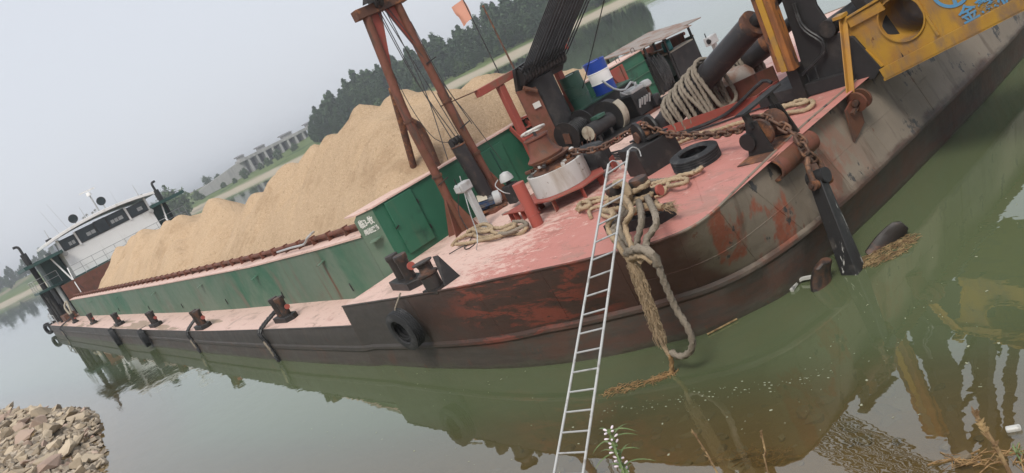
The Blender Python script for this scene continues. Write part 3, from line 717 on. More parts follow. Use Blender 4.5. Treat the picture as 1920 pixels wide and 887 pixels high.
# forward bulkhead with its chamfered corners
XB = -16.0; ZB = 2.97
bk_ = MB(); bk_.prism([Vector((XB, 7.68, 1.4)), Vector((XB, 17.36, 1.4)), Vector((XB, 17.36, ZB)), Vector((XB, 7.68, ZB))], (-.05, 0, 0))
bulk = bk_.build('bulkhead', M['green'], barge)
for sgn in (0,):
    f = (lambda q: mir(q)) if sgn else (lambda q: q)
    pl = [f(Vector(q)) for q in ((-16.34, YW, .95), (-16.003, 7.68, 1.4), (-16.003, 7.68, ZB), (-16.26, 7.41, ZB + .01), (-16.34, YW, ZB - .1))]
    MB().prism(pl, f(Vector((-.03, YC + .03, 0))) - f(Vector((0, YC, 0)))).build('corner_plate', M['coaming'], bulk)
MB().prism([Vector((-15.95, 7.68, ZB)), Vector((-16.27, 7.36, ZB)), Vector((-16.8, 7.36, ZB)), Vector((-16.8, 17.38, ZB)), Vector((-16.27, 17.38, ZB)), Vector((-15.95, 17.38, ZB))], (0, 0, .035)).build('bulkhead_cap', M['deck'], bulk)
def door(y0, y1, z0, z1, mat=None, diag=False):
    d = MB().box((XB + .035, (y0 + y1) / 2, (z0 + z1) / 2), (.05, y1 - y0, z1 - z0)).build('door', mat or M['green'], bulk, bev=.012)
    return d
dr = door(7.98, 8.73, 1.67, 2.93)
for (y, z) in ((8.76, 2.6), (8.76, 1.95)): MB().cyl((XB + .04, y, z - .05), (XB + .04, y, z + .05), .018, n=8).build('hinge', M['black'], dr)
MB().bar((XB + .09, 7.93, 2.32), (XB + .09, 8.03, 2.36), .02, .03).build('handle', M['black'], dr)
dr = door(10.75, 11.55, 1.68, 2.8); MB().bar((XB + .07, 11.15, 2.75), (XB + .07, 11.2, 1.72), .025, .012, (1, 0, 0)).build('seam', M['dgreen'], dr)
dr = door(15.75, 16.42, 1.62, 2.92, M['redpaint'])
MB().bar((XB + .07, 15.8, 2.85), (XB + .07, 16.38, 1.7), .03, .02, (1, 0, 0)).build('brace', M['rustred'], dr)
MB().bar((XB + .07, 16.28, 2.9), (XB + .07, 16.28, 1.7), .03, .02, (1, 0, 0)).build('brace', M['rustred'], dr)
for z in (2.0, 2.35, 2.68):
    MB().bar((XB + .02, 16.48, z), (XB + .02, 17.33, z), .025, .02, (1, 0, 0)).build('panel_rib', M['coaming'], bulk)
MB().box((XB + .012, 8.3, 2.95), (.03, 1.0, .02)).build('drip_strip', M['green'], bulk)
MB().prism([Vector((-16.2, 7.40, 2.33)), Vector((-16.02, 7.6, 2.33)), Vector((-16.0, 7.42, 2.3)), Vector((-16.12, 7.30, 2.3))], (0, 0, .02)).build('step_plate', M['coaming'], bulk)
def lettering(txt, size, o, ex, ey, mat, parent, name='lettering', sx=1.0, shear=0, off=.035):
    cu = bpy.data.curves.new('txt', 'FONT'); cu.body = txt; cu.size = size; cu.extrude = .002; cu.offset = off * size; cu.shear = shear; cu.align_x = 'CENTER'; cu.align_y = 'CENTER'
    to = bpy.data.objects.new('txt', cu); C.objects.link(to); bpy.context.view_layer.update()
    me = bpy.data.meshes.new_from_object(to.evaluated_get(bpy.context.evaluated_depsgraph_get())); bpy.data.objects.remove(to); bpy.data.curves.remove(cu)
    ex = Vector(ex).normalized(); ey = Vector(ey).normalized(); ez = ex.cross(ey); po = Vector(parent['_o'])
    for v in me.vertices: v.co = Vector(o) + ex * v.co.x * sx + ey * v.co.y + ez * v.co.z - po
    me.name = name; me.materials.clear(); me.materials.append(mat); ob = bpy.data.objects.new(name, me); C.objects.link(ob); ob.parent = parent; ob['_o'] = list(po); return ob
ce = Vector((.337, .36, 0)).normalized(); cn = Vector((ce.y, -ce.x, 0))
lettering('临3-牧', .2, Vector((-16.18, 7.5, 2.74)) + cn * .012, ce, (0, 0, 1), M['whiteink'], bulk, sx=.62, off=.03)
lettering('船舶运输', .13, Vector((-16.16, 7.52, 2.54)) + cn * .012, ce, (0, 0, 1), M['whiteink'], bulk, sx=.68, off=.05)
# bollards (welded to the deck)
def bollard(pos, ang, s=1.0, red=True):
    ca, sa = math.cos(ang), math.sin(ang); pos = Vector(pos)
    L = lambda x, y, z: pos + Vector((x * ca - y * sa, x * sa + y * ca, z)) * s
    bx = [L(-.52, -.2, -.04), L(.42, -.2, -.04), L(.55, 0, -.04), L(.42, .2, -.04), L(-.52, .2, -.04)]
    b = MB().prism(bx, (0, 0, .2 * s)).build('bollard', M['black'], barge, bev=.012)
    for x in (-.21, .19):
        MB().lathe([(.001, .1), (.115, .1), (.118, .55), (.135, .58), (.135, .66), (.13, .675), (.001, .68)], L(x, 0, 0), (x * .15 * ca, x * .15 * sa, 1), 18).build('post', M['bollard'], b)
    MB().cyl(L(-.46, .03, .38), L(.42, .03, .40), .055 * s, n=14).build('crossbar', M['bollard'], b)
    MB().cyl(L(.42, .03, .40), L(.46, .03, .402), .075 * s, n=18).build('crossbar_cap', M['redpost'] if red else M['bollard'], b)
    return b
p = D(762, 541); bollard((p.x, p.y + .12, p.z), R(-8), 1.05)
p = D(1192, 432); MIDB = Vector((p.x, p.y + .2, p.z)); bollard(MIDB, R(8), 1.05)
for (u, v) in ((533, 603), (378, 617), (290, 613), (222, 611), (174, 608), (140, 606)):
    p = SD(u, v); bollard((p.x, p.y + .1, p.z), R(2), .92 if u > 200 else .8)
for x in (-20.6, -28.2, -36.4, -44, -54): bollard((x, 2 * YC - 6.3, sidez(x)), R(178), .92)
# fairlead roller beside the starboard bollard
p = D(815, 543); fl_ = MB().prism([p + Vector((-.22, -.12, -.03)), p + Vector((.28, -.12, -.03)), p + Vector((.28, .22, -.03)), p + Vector((-.22, .22, -.03))], (0, 0, .07)).build('fairlead', M['black'], barge)
MB().lathe([(.001, 0), (.16, 0), (.165, .24), (.19, .26), (.19, .3), (.13, .33), (.11, .4), (.13, .46), (.19, .49), (.19, .51), (.001, .52)], p + Vector((0, .03, .03)), (-.05, .02, 1), 24).build('roller', M['bollard'], fl_)
MB().prism([p + Vector((.30, .05, 0)), p + Vector((.30, .42, 0)), p + Vector((.10, .32, .5)), p + Vector((.06, .24, .52))], (-.03, .01, 0)).build('cheek_plate', M['black'], fl_)
MB().prism([p + Vector((-.24, .05, 0)), p + Vector((-.24, .3, 0)), p + Vector((-.17, .28, .48)), p + Vector((-.17, .2, .5))], (-.025, 0, 0)).build('cheek_plate', M['black'], fl_)
# deck seams and small fittings
for k, (a, b) in enumerate((((-7.35, 7.9), (-8.6, 9.3)), ((-10.5, 6.6), (-10.5, 19.4)), ((-13.2, 6.5), (-13.2, 19.5)))):
    MB().tube([Vector((a[0] + (b[0] - a[0]) * t / 10, a[1] + (b[1] - a[1]) * t / 10, deckz(a[0] + (b[0] - a[0]) * t / 10, a[1] + (b[1] - a[1]) * t / 10) - .002)) for t in range(11)], .008, 5).build('deck_weld', M['deck'], barge)

# ---- deckhouse and wheelhouse at the stern
def W(y, z, dx=0): return Vector((-69 + dx, y, z))
wh = MB().box((-71.6, 12.45, 4.9), (5.2, 7.2, 2.9)).build('wheelhouse', M['white'], barge, bev=.02)
MB().box((-73.2, 12.6, 2.1), (9.0, 9.4, 2.6)).build('lower_house', M['dgreen'], wh)
rp = []
for j in range(13):
    y = 8.15 + (16.75 - 8.15) * j / 12; z = 6.42 + .42 * (1 - ((y - 12.45) / 4.3) ** 2); rp.append(Vector((-68.3, y, z)))
MB().prism(rp + [q + Vector((0, 0, .22)) for q in rp[::-1]], (-6.4, 0, 0)).build('roof', M['white'], wh, bev=.02)
MB().box((-69.02, 12.45, 3.42), (.3, 7.5, .16)).build('front_ledge', M['dgreen'], wh)
def window(y0, y1, z0, z1, x=-69, nrm=1):
    fr = MB().box((x + .02, (y0 + y1) / 2, (z0 + z1) / 2), (.05, y1 - y0 + .06, z1 - z0 + .06)).build('window', M['blackmatt'], wh)
    MB().box((x + .05, (y0 + y1) / 2, (z0 + z1) / 2), (.02, y1 - y0 - .06, z1 - z0 - .06)).build('window', M['glass'], wh)
ZS0, ZS1 = 5.5, 6.24
def zroof(y): return .3 * (1 - ((y - 12.45) / 3.7) ** 2)
for (y0, y1) in ((9.08, 10.2), (10.42, 11.75), (11.82, 12.7), (12.77, 14.2), (14.45, 15.85)):
    window(y0, y1, ZS0 + .02, ZS1 + zroof((y0 + y1) / 2) * .9)
for (y, w_) in ((8.97, .17), (10.31, .14), (14.33, .14), (15.96, .17)):
    MB().box((-68.95, y, 5.95), (.08, w_, 1.1)).build('mullion', M['white'], wh)
for (y0, y1, z0) in ((11.0, 11.32, 5.75), (11.36, 11.66, 5.75), (12.95, 13.2, 5.78), (13.25, 13.5, 5.78), (13.55, 13.9, 5.78), (9.6, 9.8, 5.7), (9.85, 10.05, 5.7), (15.1, 15.5, 5.75)):
    MB().box((-68.93, (y0 + y1) / 2, z0 + .15), (.02, y1 - y0, .28)).build('window_daylight', M['grey'], wh)  # daylight seen through the rear windows, painted as pale grey panels
MB().box((-70.2, 8.83, 5.9), (1.5, .05, .8)).build('side_window', M['glass'], wh)
# front walkway rail
def rail(pts, posts, h, name='railing', mat=None, r=.025, parent=None):
    mb = MB(); up = Vector((0, 0, h))
    mb.tube([Vector(p) + up for p in pts], r, 6); mb.tube([Vector(p) + up * .55 for p in pts], r * .8, 6)
    for p in posts: mb.cyl(p, Vector(p) + up, r, n=6)
    return mb.build(name, mat or M['grey'], parent or wh)
pts = [(-68.2, 8.6 + k * .88, 3.42) for k in range(10)]; rail(pts, pts, .95)
MB().box((-68.55, 12.6, 3.36), (.9, 8.2, .1)).build('walkway', M['dgreen'], wh)
# wing canopies, exhausts, balcony and stairs
for sgn in (0, 1):
    f = (lambda y: 2 * 12.45 - y) if sgn else (lambda y: y)
    MB().box((-71.3, f(7.5), 5.62), (6.0, 2.8, .24)).build('wing_canopy', M['dgreen'], wh)
    MB().box((-72.5, f(8.1), 4.45), (3.4, 1.4, 2.2)).build('wing_wall', M['dgreen'], wh)
    MB().cyl((-68.9, f(8.0), 5.5), (-68.6, f(8.45), 3.4), .06, n=8).build('canopy_post', M['white'], wh)
    ex = MB().cyl((-72.5, f(6.95), 1.0), (-72.5, f(6.95), 5.9), .2, n=14).build('exhaust', M['blackmatt'], wh)
    MB().cyl((-72.5, f(6.95), 5.9), (-72.5, f(6.95), 6.75), .24, n=14).build('silencer', M['blackmatt'], ex)
    MB().tube(catmull([(-72.5, f(6.95), 6.7), (-72.5, f(6.95), 7.25), (-72.55, f(6.85), 7.42), (-72.6, f(6.6), 7.45)], .08), .1, 10).build('exhaust_tip', M['blackmatt'], ex)
    pts = [(-70.2, f(8.0), 3.62), (-70.2, f(6.25), 3.62), (-73.8, f(6.25), 3.62)]
    rail(pts, [(-70.2, f(8.0), 3.62), (-70.2, f(7.1), 3.62), (-70.2, f(6.25), 3.62), (-72, f(6.25), 3.62), (-73.8, f(6.25), 3.62)], .95, 'balcony_railing', M['grey'], .03)
    MB().box((-72, f(7.2), 3.55), (3.8, 2.0, .16)).build('balcony', M['dgreen'], wh)
    for (x, y, r_) in ((-70.4, 6.5, .09), (-70.5, 7.5, .16), (-73.5, 6.6, .12)): MB().cyl((x, f(y), .85), (x, f(y), 3.5), r_, n=10).build('balcony_post', M['blackmatt'] if r_ < .14 else M['grey'], wh)
    MB().box((-73, f(7.7), 2.2), (3, .8, 2.6)).build('engine_casing', M['blackmatt'], wh)
    MB().tube([(-68.0, f(8.5), 3.4 + .95), (-67.2, f(8.3), 2.3 + .8), (-67.2, f(8.3), 2.3)], .04, 6).build('stair_rail', M['white'], wh)
    for k in range(5): MB().box((-67.9 + k * .16, f(8.0), 3.2 - k * .22), (.25, .8, .05)).build('stair_tread', M['rustred'], wh)
MB().box((-75.2, 9.2, 5.85), (1.0, 1.5, .35)).build('locker', M['grey'], wh)
# roof gear
def ant(y, z0, h, x=-70, r=.018, lean=.0): return MB().tube([(x, y, z0), (x, y + lean * .5, z0 + h * .5), (x, y + lean, z0 + h)], [r, r * .7, r * .4], 6).build('antenna', M['grey'], wh)
ant(9.6, 6.7, 2.3, lean=-.35); ant(10.3, 6.75, 2.5, lean=-.4); ant(8.8, 6.6, 1.0, r=.05); ant(11.75, 6.9, 1.1, r=.04); ant(14.3, 6.9, 1.3); ant(16.0, 6.7, 1.15, r=.05)
for (y, z) in ((8.7, 6.75), (16.05, 6.75)): MB().box((-70, y, z), (.5, .4, .25)).build('lamp_box', M['blackmatt'], wh)
for (y, z, r_) in ((10.95, 7.45, .34), (13.35, 7.75, .34)):
    s_ = MB().lathe([(.001, -.3), (.2, -.28), (r_, 0), (r_, .12), (.001, .14)], (-70, y, z), (.95, -.2, -.1), 20).build('searchlight', M['blackmatt'], wh)
    MB().cyl((-70, y, 6.8), (-70, y, z - .2), .05, n=8).build('stand', M['grey'], s_)
    MB().lathe([(.001, .145), (r_ * .85, .145), (r_ * .85, .15)], (-70, y, z), (.95, -.2, -.1), 20).build('lens', M['glass'], s_)
ra = MB().cyl((-70.3, 12.9, 6.8), (-70.3, 12.9, 8.6), .06, n=8).build('radar_mast', M['grey'], wh)
MB().lathe([(.001, .3), (.16, .27), (.2, .1), (.2, 0), (.001, 0)], (-70.3, 12.9, 8.5), (0, 0, 1), 16).build('radar_dome', M['white'], ra)
MB().bar((-70.3, 12.3, 8.9), (-70.3, 13.5, 8.9), .12, .1).build('radar_scanner', M['white'], ra)
for (y, z) in ((11.6, 7.15), (11.9, 7.25), (12.35, 7.2), (12.6, 7.3)):
    h_ = MB().cyl((-70, y, 6.8), (-70, y, z), .025, n=6).build('horn', M['grey'], wh)
    MB().lathe([(.001, -.14), (.05, -.1), (.12, .12), (.11, .13), (.001, 0)], (-70, y, z), (1, 0, 0), 12).build('horn_bell', M['grey'], h_)
for y in (9.0, 15.9):
    s_ = MB().lathe([(.001, -.2), (.14, -.15), (.2, .05), (.001, .07)], (-68.7, y, 5.35), (.95, -.2, -.1), 16).build('floodlight', M['grey'], wh)
# clutter on the stern deck
MB().box((-74.5, 7.0, 1.5), (2.4, .9, 1.2)).build('stern_locker', M['blackmatt'], wh, bev=.03)
MB().box((-68.6, 6.9, 1.15), (2.2, .8, .5)).build('stern_chest', M['rust'], wh, bev=.03)
MB().tube(catmull([(-66.5, 7.1, 2.3), (-66.4, 6.95, 1.5), (-66.6, 6.9, 1.0), (-66.9, 6.8, 1.9), (-66.8, 7.1, 2.3)], .15), .07, 8).build('hung_hose', M['cream'], wh)
pts = [(-70, 6.15, .88), (-74, 6.2, .88), (-77.5, 6.7, .88), (-79.1, 8.6, .88), (-79.2, 13, .88)]; rail(pts, pts, .8, 'stern_railing', M['grey'], .03)
# ================================================================== THE CARGO
def sand_heap(name, label, x0, x1, xs_, zs_, yr, slope, port, seed, cones):
    gx = np.arange(x0, x1 + .01, .13); gy = np.arange(7.80, 19.62, .15); rows = []
    for x in gx:
        rz = float(np.interp(x, xs_, zs_)); row = []
        yr_ = yr + (float(np.interp(x, [-41, -37, -33, -30], [0, .6, 1.8, 2.6])) if seed > 5 else 0) + .7 * mnoise.noise(Vector((x * .22, seed, 0)))
        for y in gy:
            d = abs(y - yr_); d = math.sqrt(d * d + .5) - .7
            z = rz - (slope if y < yr_ else port) * d
            wx_ = x + .35 * mnoise.noise(Vector((x * .5, y * .5, seed + 1))); wy_ = y + .35 * mnoise.noise(Vector((x * .5, y * .5, seed + 7)))
            z = max([z - .28] + [cz_ - cs2 * (math.hypot((wx_ - cx_) * .8, wy_ - cy_) ** 2 + .06) ** .5 + .2 for cx_, cy_, cz_, cs2 in cones])
            gul = mnoise.noise(Vector((x * .55 + seed, y * .12, 1.5))) * .32 * min(1, d / 2) - .22 * abs(mnoise.noise(Vector((x * 1.3 + .5 * math.sin(y), y * .22, seed + 2)))) * min(1, d / 1.2)
            lv = (z + .5 * mnoise.noise(Vector((x * .35, y * .35, seed + 9)))) * 1.7; gul += .09 * (math.floor(lv) + min(1, (lv - math.floor(lv)) * 3) - lv) * (1 if mnoise.noise(Vector((x * .3, y * .3, 5))) > -.05 else 0)
            z += gul * min(1, d) + .6 * min(1, .35 + d) * .20 * mnoise.noise(Vector((x * .8, y * .6, seed))) + .10 * mnoise.noise(Vector((x * 1.9, y * .9, seed + 4))) + .06 * mnoise.noise(Vector((x * 3.4, y * 2.4, seed))) + .045 * mnoise.noise(Vector((x * 6, y * 6, seed)))
            z = min(z, 2.42 + .92 * (y - 7.8) + .1 * mnoise.noise(Vector((x * .9, y, 4))), 2.75 + 1.15 * (-16.1 - x) + .1 * mnoise.noise(Vector((x, y * .9, 4))), 2.42 + .9 * (19.55 - y))
            row.append(Vector((x, y, max(z, .34 + .02 * mnoise.noise(Vector((x, y, 0)))))))
        rows.append(row)
    return tag(MB().grid(rows).build(name, M['sand'], smooth=80), label, 'sand')
sand_heap('sand_heap', 'tall heap of coarse yellow sand filling the hold behind the bulkhead', -37, -16.1,
          [-37, -34.2, -33, -31.6, -30, -28.4, -26.1, -24, -22.1, -21.4, -20.8, -20.2, -19.6, -18.8, -17.1, -16.1], [.3, 1.2, 2.3, 3.75, 4.15, 4.35, 4.5, 4.62, 4.8, 4.95, 5.1, 5.12, 5.05, 4.75, 4.55, 4.4], 11.0, .78, .26, 3.0,
          [(-20.6, 11.0, 5.1, .8), (-19.5, 11.6, 4.95, .75), (-22.2, 10.5, 4.72, .8), (-24.2, 10.9, 4.6, .78), (-26.3, 10.6, 4.45, .8), (-28.6, 10.9, 4.3, .82), (-30.6, 10.6, 4.0, .85), (-23.2, 9.3, 3.75, .75), (-27.4, 9.3, 3.5, .75), (-20.2, 9.3, 3.95, .75), (-18.4, 10.3, 4.5, .8), (-17.6, 11.6, 4.5, .7), (-18.6, 13.6, 4.25, .6), (-30.2, 9.2, 3.1, .8)])
sand_heap('sand_heap', 'lower heap of yellow sand in the hold in front of the wheelhouse', -63.5, -29.5,
          [-63.5, -62, -60.5, -57, -53, -48.4, -42, -37.3, -34.2, -31, -29.5], [.3, 1.2, 2.9, 4.25, 4.4, 4.4, 4.3, 3.75, 2.5, 1.2, .6], 10.9, .78, .35, 8.0,
          [(-57.5, 10.5, 4.2, .8), (-53.8, 10.8, 4.4, .78), (-49, 10.4, 4.5, .8), (-45.5, 10.9, 4.4, .8), (-41.5, 10.5, 4.42, .8), (-38.4, 11.4, 4.5, .95), (-51.5, 9.3, 3.5, .75), (-46.6, 9.2, 3.4, .75), (-43, 9.1, 3.4, .75), (-39.8, 9.4, 3.5, .75), (-55.8, 9.2, 3.1, .8)])
MB().box((-67.3, 12.6, 1.9), (.1, 10.4, 3.0)).build('hold_end_wall', M['rustred'], barge)
hp = MB()
rows = []
for x in np.arange(-66.5, -58, .4):
    rows.append([Vector((x, y, max(.36, 2.2 - .25 * abs(y - 10) - .35 * abs(x + 63.5) + .2 * mnoise.noise(Vector((x, y, 1)))))) for y in np.arange(7.9, 17, .4)])
M['gravel'] = weather('dark_grey_gravel', (.17, .13, .11), [((.3, .2, .16), 5, .6, .1, V1)], .9, bump=.8)
tag(MB().grid(rows).build('gravel_pile', M['gravel'], smooth=80), 'small dark gravel pile at the foot of the wheelhouse', 'gravel')
# ================================================================== A-FRAME GANTRY
XG = -15.4
ga = thing('lifting_gantry', 'rusty red pipe gantry with short box beam on top standing at the bulkhead', 'gantry', (XG, 9.8, 1.55))
l1 = [Vector((XG, 9.15, 1.55)), Vector((XG, 9.17, 3.0)), Vector((XG, 9.17, 4.3)), Vector((XG, 9.3, 5.6)), Vector((XG, 9.42, 6.62))]
l2 = [Vector((XG, 10.42, 1.55)), Vector((XG, 10.36, 3.0)), Vector((XG, 10.3, 4.4)), Vector((XG, 10.27, 5.6)), Vector((XG, 10.27, 6.62))]
for l in (l1, l2):
    lg = MB().tube(catmull(l, .3), .1, 14).build('leg', M['rustred'], ga)
    for z in (2.9, 4.25): MB().cyl((XG, float(np.interp(z, [q.z for q in l], [q.y for q in l])), z), (XG, float(np.interp(z + .06, [q.z for q in l], [q.y for q in l])), z + .06), .125, n=14).build('collar', M['rust'], lg)
    b = l[0]
    for a in (.5, 2.1, 3.7, 5.2):
        e = Vector((math.cos(a), math.sin(a), 0)); MB().prism([b + e * .08, b + e * .42, b + e * .09 + Vector((0, 0, .85))], e.cross(Vector((0, 0, 1))) * .02).build('foot_gusset', M['rustred'], lg)
MB().prism([Vector((XG - .01, 9.32, 6.6)), Vector((XG - .01, 9.82, 6.62)), Vector((XG - .01, 9.36, 5.35)), Vector((XG - .01, 9.28, 5.3))], (.02, 0, 0)).build('gusset_plate', M['redpaint'], ga)
MB().prism([Vector((XG - .01, 10.28, 6.6)), Vector((XG - .01, 9.9, 6.62)), Vector((XG - .01, 10.27, 5.3)), Vector((XG - .01, 10.3, 5.3))], (.02, 0, 0)).build('gusset_plate', M['redpaint'], ga)
MB().box((XG, 9.85, 6.72), (.24, 1.36, .22)).build('top_beam', M['rust'], ga, bev=.015)
MB().lathe([(.001, -.1), (.24, -.1), (.26, -.06), (.2, 0), (.26, .06), (.24, .1), (.001, .1)], (XG + .05, 9.78, 6.92), (.2, 1, 0), 20).build('sheave', M['blackmatt'], ga)
MB().prism([Vector((XG + .2, 9.35, 6.84)), Vector((XG + .2, 9.95, 6.86)), Vector((XG + .1, 9.8, 7.2)), Vector((XG + .1, 9.6, 7.15))], (-.02, 0, 0)).build('sheave_guard', M['blackmatt'], ga)
a1 = PX(735, 165, XG - .35); b1 = PX(783, 340, -16.9)
MB().tube([a1, b1], .085, 12).build('back_stay', M['rust'], ga)
a1 = PX(835, 190, XG - .3); b1 = PX(890, 300, -16.8)
MB().tube([Vector((XG - .05, 10.3, 4.5)), PX(888, 285, -16.7)], .1, 12).build('back_stay', M['rust'], ga)
for (y, z) in ((9.15, 2.75), (10.3, 5.2), (10.34, 3.6)): MB().bar((XG + .1, y - .12, z), (XG + .1, y + .2, z + .05), .02, .025).build('cleat', M['steel'], ga)
vp = thing('vent_pipe', 'rusty bent vent pipe beside the gantry leg behind the bulkhead', 'pipe', (-16.4, 9.4, 2.9))
q = [PX(u, v, -16.3) for u, v in ((766, 233), (780, 236), (796, 262), (812, 300), (826, 335))]
MB().tube(catmull(q, .06), .13, 14).build('pipe', M['rust'], vp)
MB().torus(q[0], (q[1] - q[0]), .13, .02, 16, 6).build('flange', M['rust'], vp)
MB().cyl((-16.4, q[-1].y, 2.2), q[-1], .16, .13, n=14).build('riser', M['rustred'], vp)
# wires on the gantry
gw = thing('hoist_wires', 'thin steel wires hanging from the gantry top to the black cylinder', 'wires', (XG, 9.8, 3.4))
tops = [(XG + .05, 9.7 + .05 * k, 6.75) for k in range(6)]
ends = [(858, 262), (850, 266), (866, 264), (885, 232), (840, 300), (872, 245)]
for k, (t_, e_) in enumerate(zip(tops, ends)):
    e = PX(e_[0], e_[1], XG + .1); m_ = (Vector(t_) + e) / 2 + Vector((0, -.1 + .06 * k, -.12))
    wire_mb([t_, m_, e], .011).build('wire', M['wire'], gw)
wire_mb([PX(715, 90, XG), PX(770, 200, XG + .1), PX(815, 260, XG + .1), PX(852, 268, XG + .1)], .009).build('wire', M['wire'], gw)
wire_mb([PX(770, 40, XG), PX(835, 160, XG + .1), PX(880, 220, XG + .1), PX(940, 300, XG)], .009).build('wire', M['wire'], gw)
cy_ = thing('hydraulic_cylinder', 'upright dark steel cylinder with sheave fork between the gantry legs', 'cylinder', (XG + .15, 10.05, 1.6))
MB().cyl((XG + .15, 10.05, 1.58), (XG + .15, 9.93, 3.3), .17, n=20).build('barrel', M['steel'], cy_)
MB().torus((XG + .15, 9.93, 3.3), (0, 0, 1), .165, .02, 20, 6).build('gland', M['rust'], cy_)
for dy in (-.1, 0, .1): MB().lathe([(.001, -.02), (.09, -.02), (.07, 0), (.09, .02), (.001, .02)], (XG + .15, 9.93 + dy, 3.42), (0, 1, 0), 14).build('sheave', M['blackmatt'], cy_)
for dy in (-.14, .14): MB().box((XG + .15, 9.93 + dy, 3.38), (.16, .02, .2)).build('fork_plate', M['blackmatt'], cy_)
# control post and electric motor
p = D(912, 427); cpst = thing('control_post', 'pale grey post with control box leaning over the coiled rope at the bulkhead', 'control box', tuple(p))
MB().box(p + Vector((0, 0, .45)), (.14, .12, .9)).build('post', M['grey'], cpst, bev=.01)
bx_ = MB().box(p + Vector((-.02, -.03, 1.0)), (.24, .30, .2)).build('control_box', M['grey'], cpst, bev=.025)
MB().box(p + Vector((-.02, -.2, 1.0)), (.2, .03, .14)).build('cover', M['grey'], bx_, bev=.008)
MB().cyl(p + Vector((.0, -.17, 1.1)), p + Vector((0, -.17, 1.24)), .012, n=8).build('lever', M['black'], bx_)
MB().box(p + Vector((0, 0, .015)), (.22, .2, .03)).build('foot_plate', M['grey'], cpst)
wire_mb([p + Vector((-.1, -.15, .95)), p + Vector((-.25, -.3, .5)), p + Vector((-.1, -.35, .1)), p + Vector((.1, -.5, .02)), p + Vector((.5, -1.0, .02)), p + Vector((.75, -1.05, .02)), p + Vector((.65, -.8, .02)), p + Vector((.3, -.9, .02)), p + Vector((.2, -1.2, .02))], .011).build('loose_cable', M['cable'], cpst)
wire_mb([PX(862, 330, -15.2), PX(880, 395, -15.0), D(895, 440, .3), D(893, 468, .03)], .012).build('hose', M['galv'], cpst)
m0 = PX(898, 382, -15.35); m1 = PX(933, 370, -15.1)
mo = thing('electric_motor', 'blue electric motor lying on a small frame beside the control post', 'motor', (m0.x, m0.y, 1.6))
MB().cyl(m0, m1, .15, n=20).build('body', M['motorblue'], mo)
ax = (m1 - m0).normalized()
for k in range(10):
    a = k * .628; e = ax.orthogonal().normalized(); e = Matrix.Rotation(a, 3, ax) @ e
    MB().bar(m0 + e * .155, m1 - ax * .1 + e * .155, .012, .03, e).build('cooling_fin', M['motorblue'], mo)
MB().lathe([(.001, .03), (.09, .03), (.1, .0), (.165, 0), (.17, -.16), (.001, -.16)], m1 + ax * .06, ax, 20).build('fan_cowl', M['grey'], mo)
MB().cyl(m1 + ax * .085, m1 + ax * .095, .085, n=18).build('fan_grille', M['motorblue'], mo)
MB().bar(m0 + Vector((-.1, -.1, -.2)), m1 + Vector((.1, .1, -.2)), .3, .05).build('frame', M['rust'], mo)
MB().box(((m0 + m1) / 2).to_tuple()[:2] + (1.62,), (.5, .3, .1)).build('plinth', M['rustred'], mo)
tarp = MB(); rows = []
for i in range(7):
    t = i / 6; c = m0.lerp(m1, .05 + .5 * t); rows.append([c + (Matrix.Rotation(R(-70 + 140 * j / 8), 3, ax) @ Vector((0, 0, .19 + .012 * math.sin(i * 3 + j * 2)))) for j in range(9)])
tarp.grid(rows).build('canvas_cover', M['cream'], mo)
# ================================================================== CAPSTAN WINDLASS
c0 = D(1058, 380); c0 = Vector((c0.x - .1, c0.y + .25, deckz(c0.x, c0.y)))
wi = thing('capstan_windlass', 'upright capstan with white drum base, rusty bell head and pale handwheel', 'windlass', tuple(c0))
zp = c0.z + .27
oct_ = [c0 + Vector((math.cos(R(22.5 + 45 * k)) * .95, math.sin(R(22.5 + 45 * k)) * .8, .24)) for k in range(8)]
plat = MB().prism(oct_, (0, 0, .025)).build('platform', M['redpaint'], wi)
for k in range(8):
    e = (oct_[k] - c0) * .86; MB().bar(c0 + Vector((e.x, e.y, 0)), c0 + Vector((e.x, e.y, .24)), .14, .02, (-e.y, e.x, 0)).build('platform_leg', M['redpaint'], plat)
MB().lathe([(.001, 0), (.58, 0), (.58, .42), (.55, .43), (.53, .36), (.001, .36)], (c0.x, c0.y, zp), (0, 0, 1), 40).build('drum_base', M['whitedirty'], wi)
MB().lathe([(.001, .36), (.44, .36), (.46, .42), (.30, .46), (.26, .52), (.38, .58), (.40, .62), (.001, .62)], (c0.x, c0.y, zp), (0, 0, 1), 28).build('chain_gypsy', M['rust'], wi)
rw = random.Random(5)
for k in range(16):
    a = k * .74; MB().box((c0.x + math.cos(a) * (.3 + .1 * (k % 3)), c0.y + math.sin(a) * (.3 + .1 * (k % 3)), zp + .45 + .035 * (k % 4)), (.13 + .03 * (k % 2), .07, .06), Matrix.Rotation(a + rw.uniform(-.4, .4), 3, 'Z') @ Matrix.Rotation(rw.uniform(-.4, .4), 3, 'X')).build('pawl', rw.choice([M['whitedirty'], M['rust'], M['orange'], M['steel']]), wi, bev=.008)
hx, hy = c0.x - .08, c0.y - .02
MB().lathe([(.001, .62), (.36, .62), (.37, .66), (.30, .72), (.25, .82), (.23, .95), (.23, 1.02), (.26, 1.04), (.26, 1.07), (.001, 1.08)], (hx, hy, zp), (-.03, 0, 1), 30).build('warping_head', M['rustred'], wi)
hw = MB().torus((hx - .03, hy, zp + 1.19), (-.16, .10, 1), .235, .028, 28, 8).build('handwheel', M['pvc'], wi)
for k in range(3):
    a = k * 2.09; MB().cyl((hx - .03, hy, zp + 1.17), (hx - .03 + .2 * math.cos(a), hy + .2 * math.sin(a), zp + 1.17), .014, n=6).build('spoke', M['pvc'], hw)
MB().cyl((hx, hy, zp + 1.0), (hx - .03, hy, zp + 1.17), .03, n=8).build('spindle', M['steel'], hw)
g0 = c0 + Vector((.12, .82, .2))
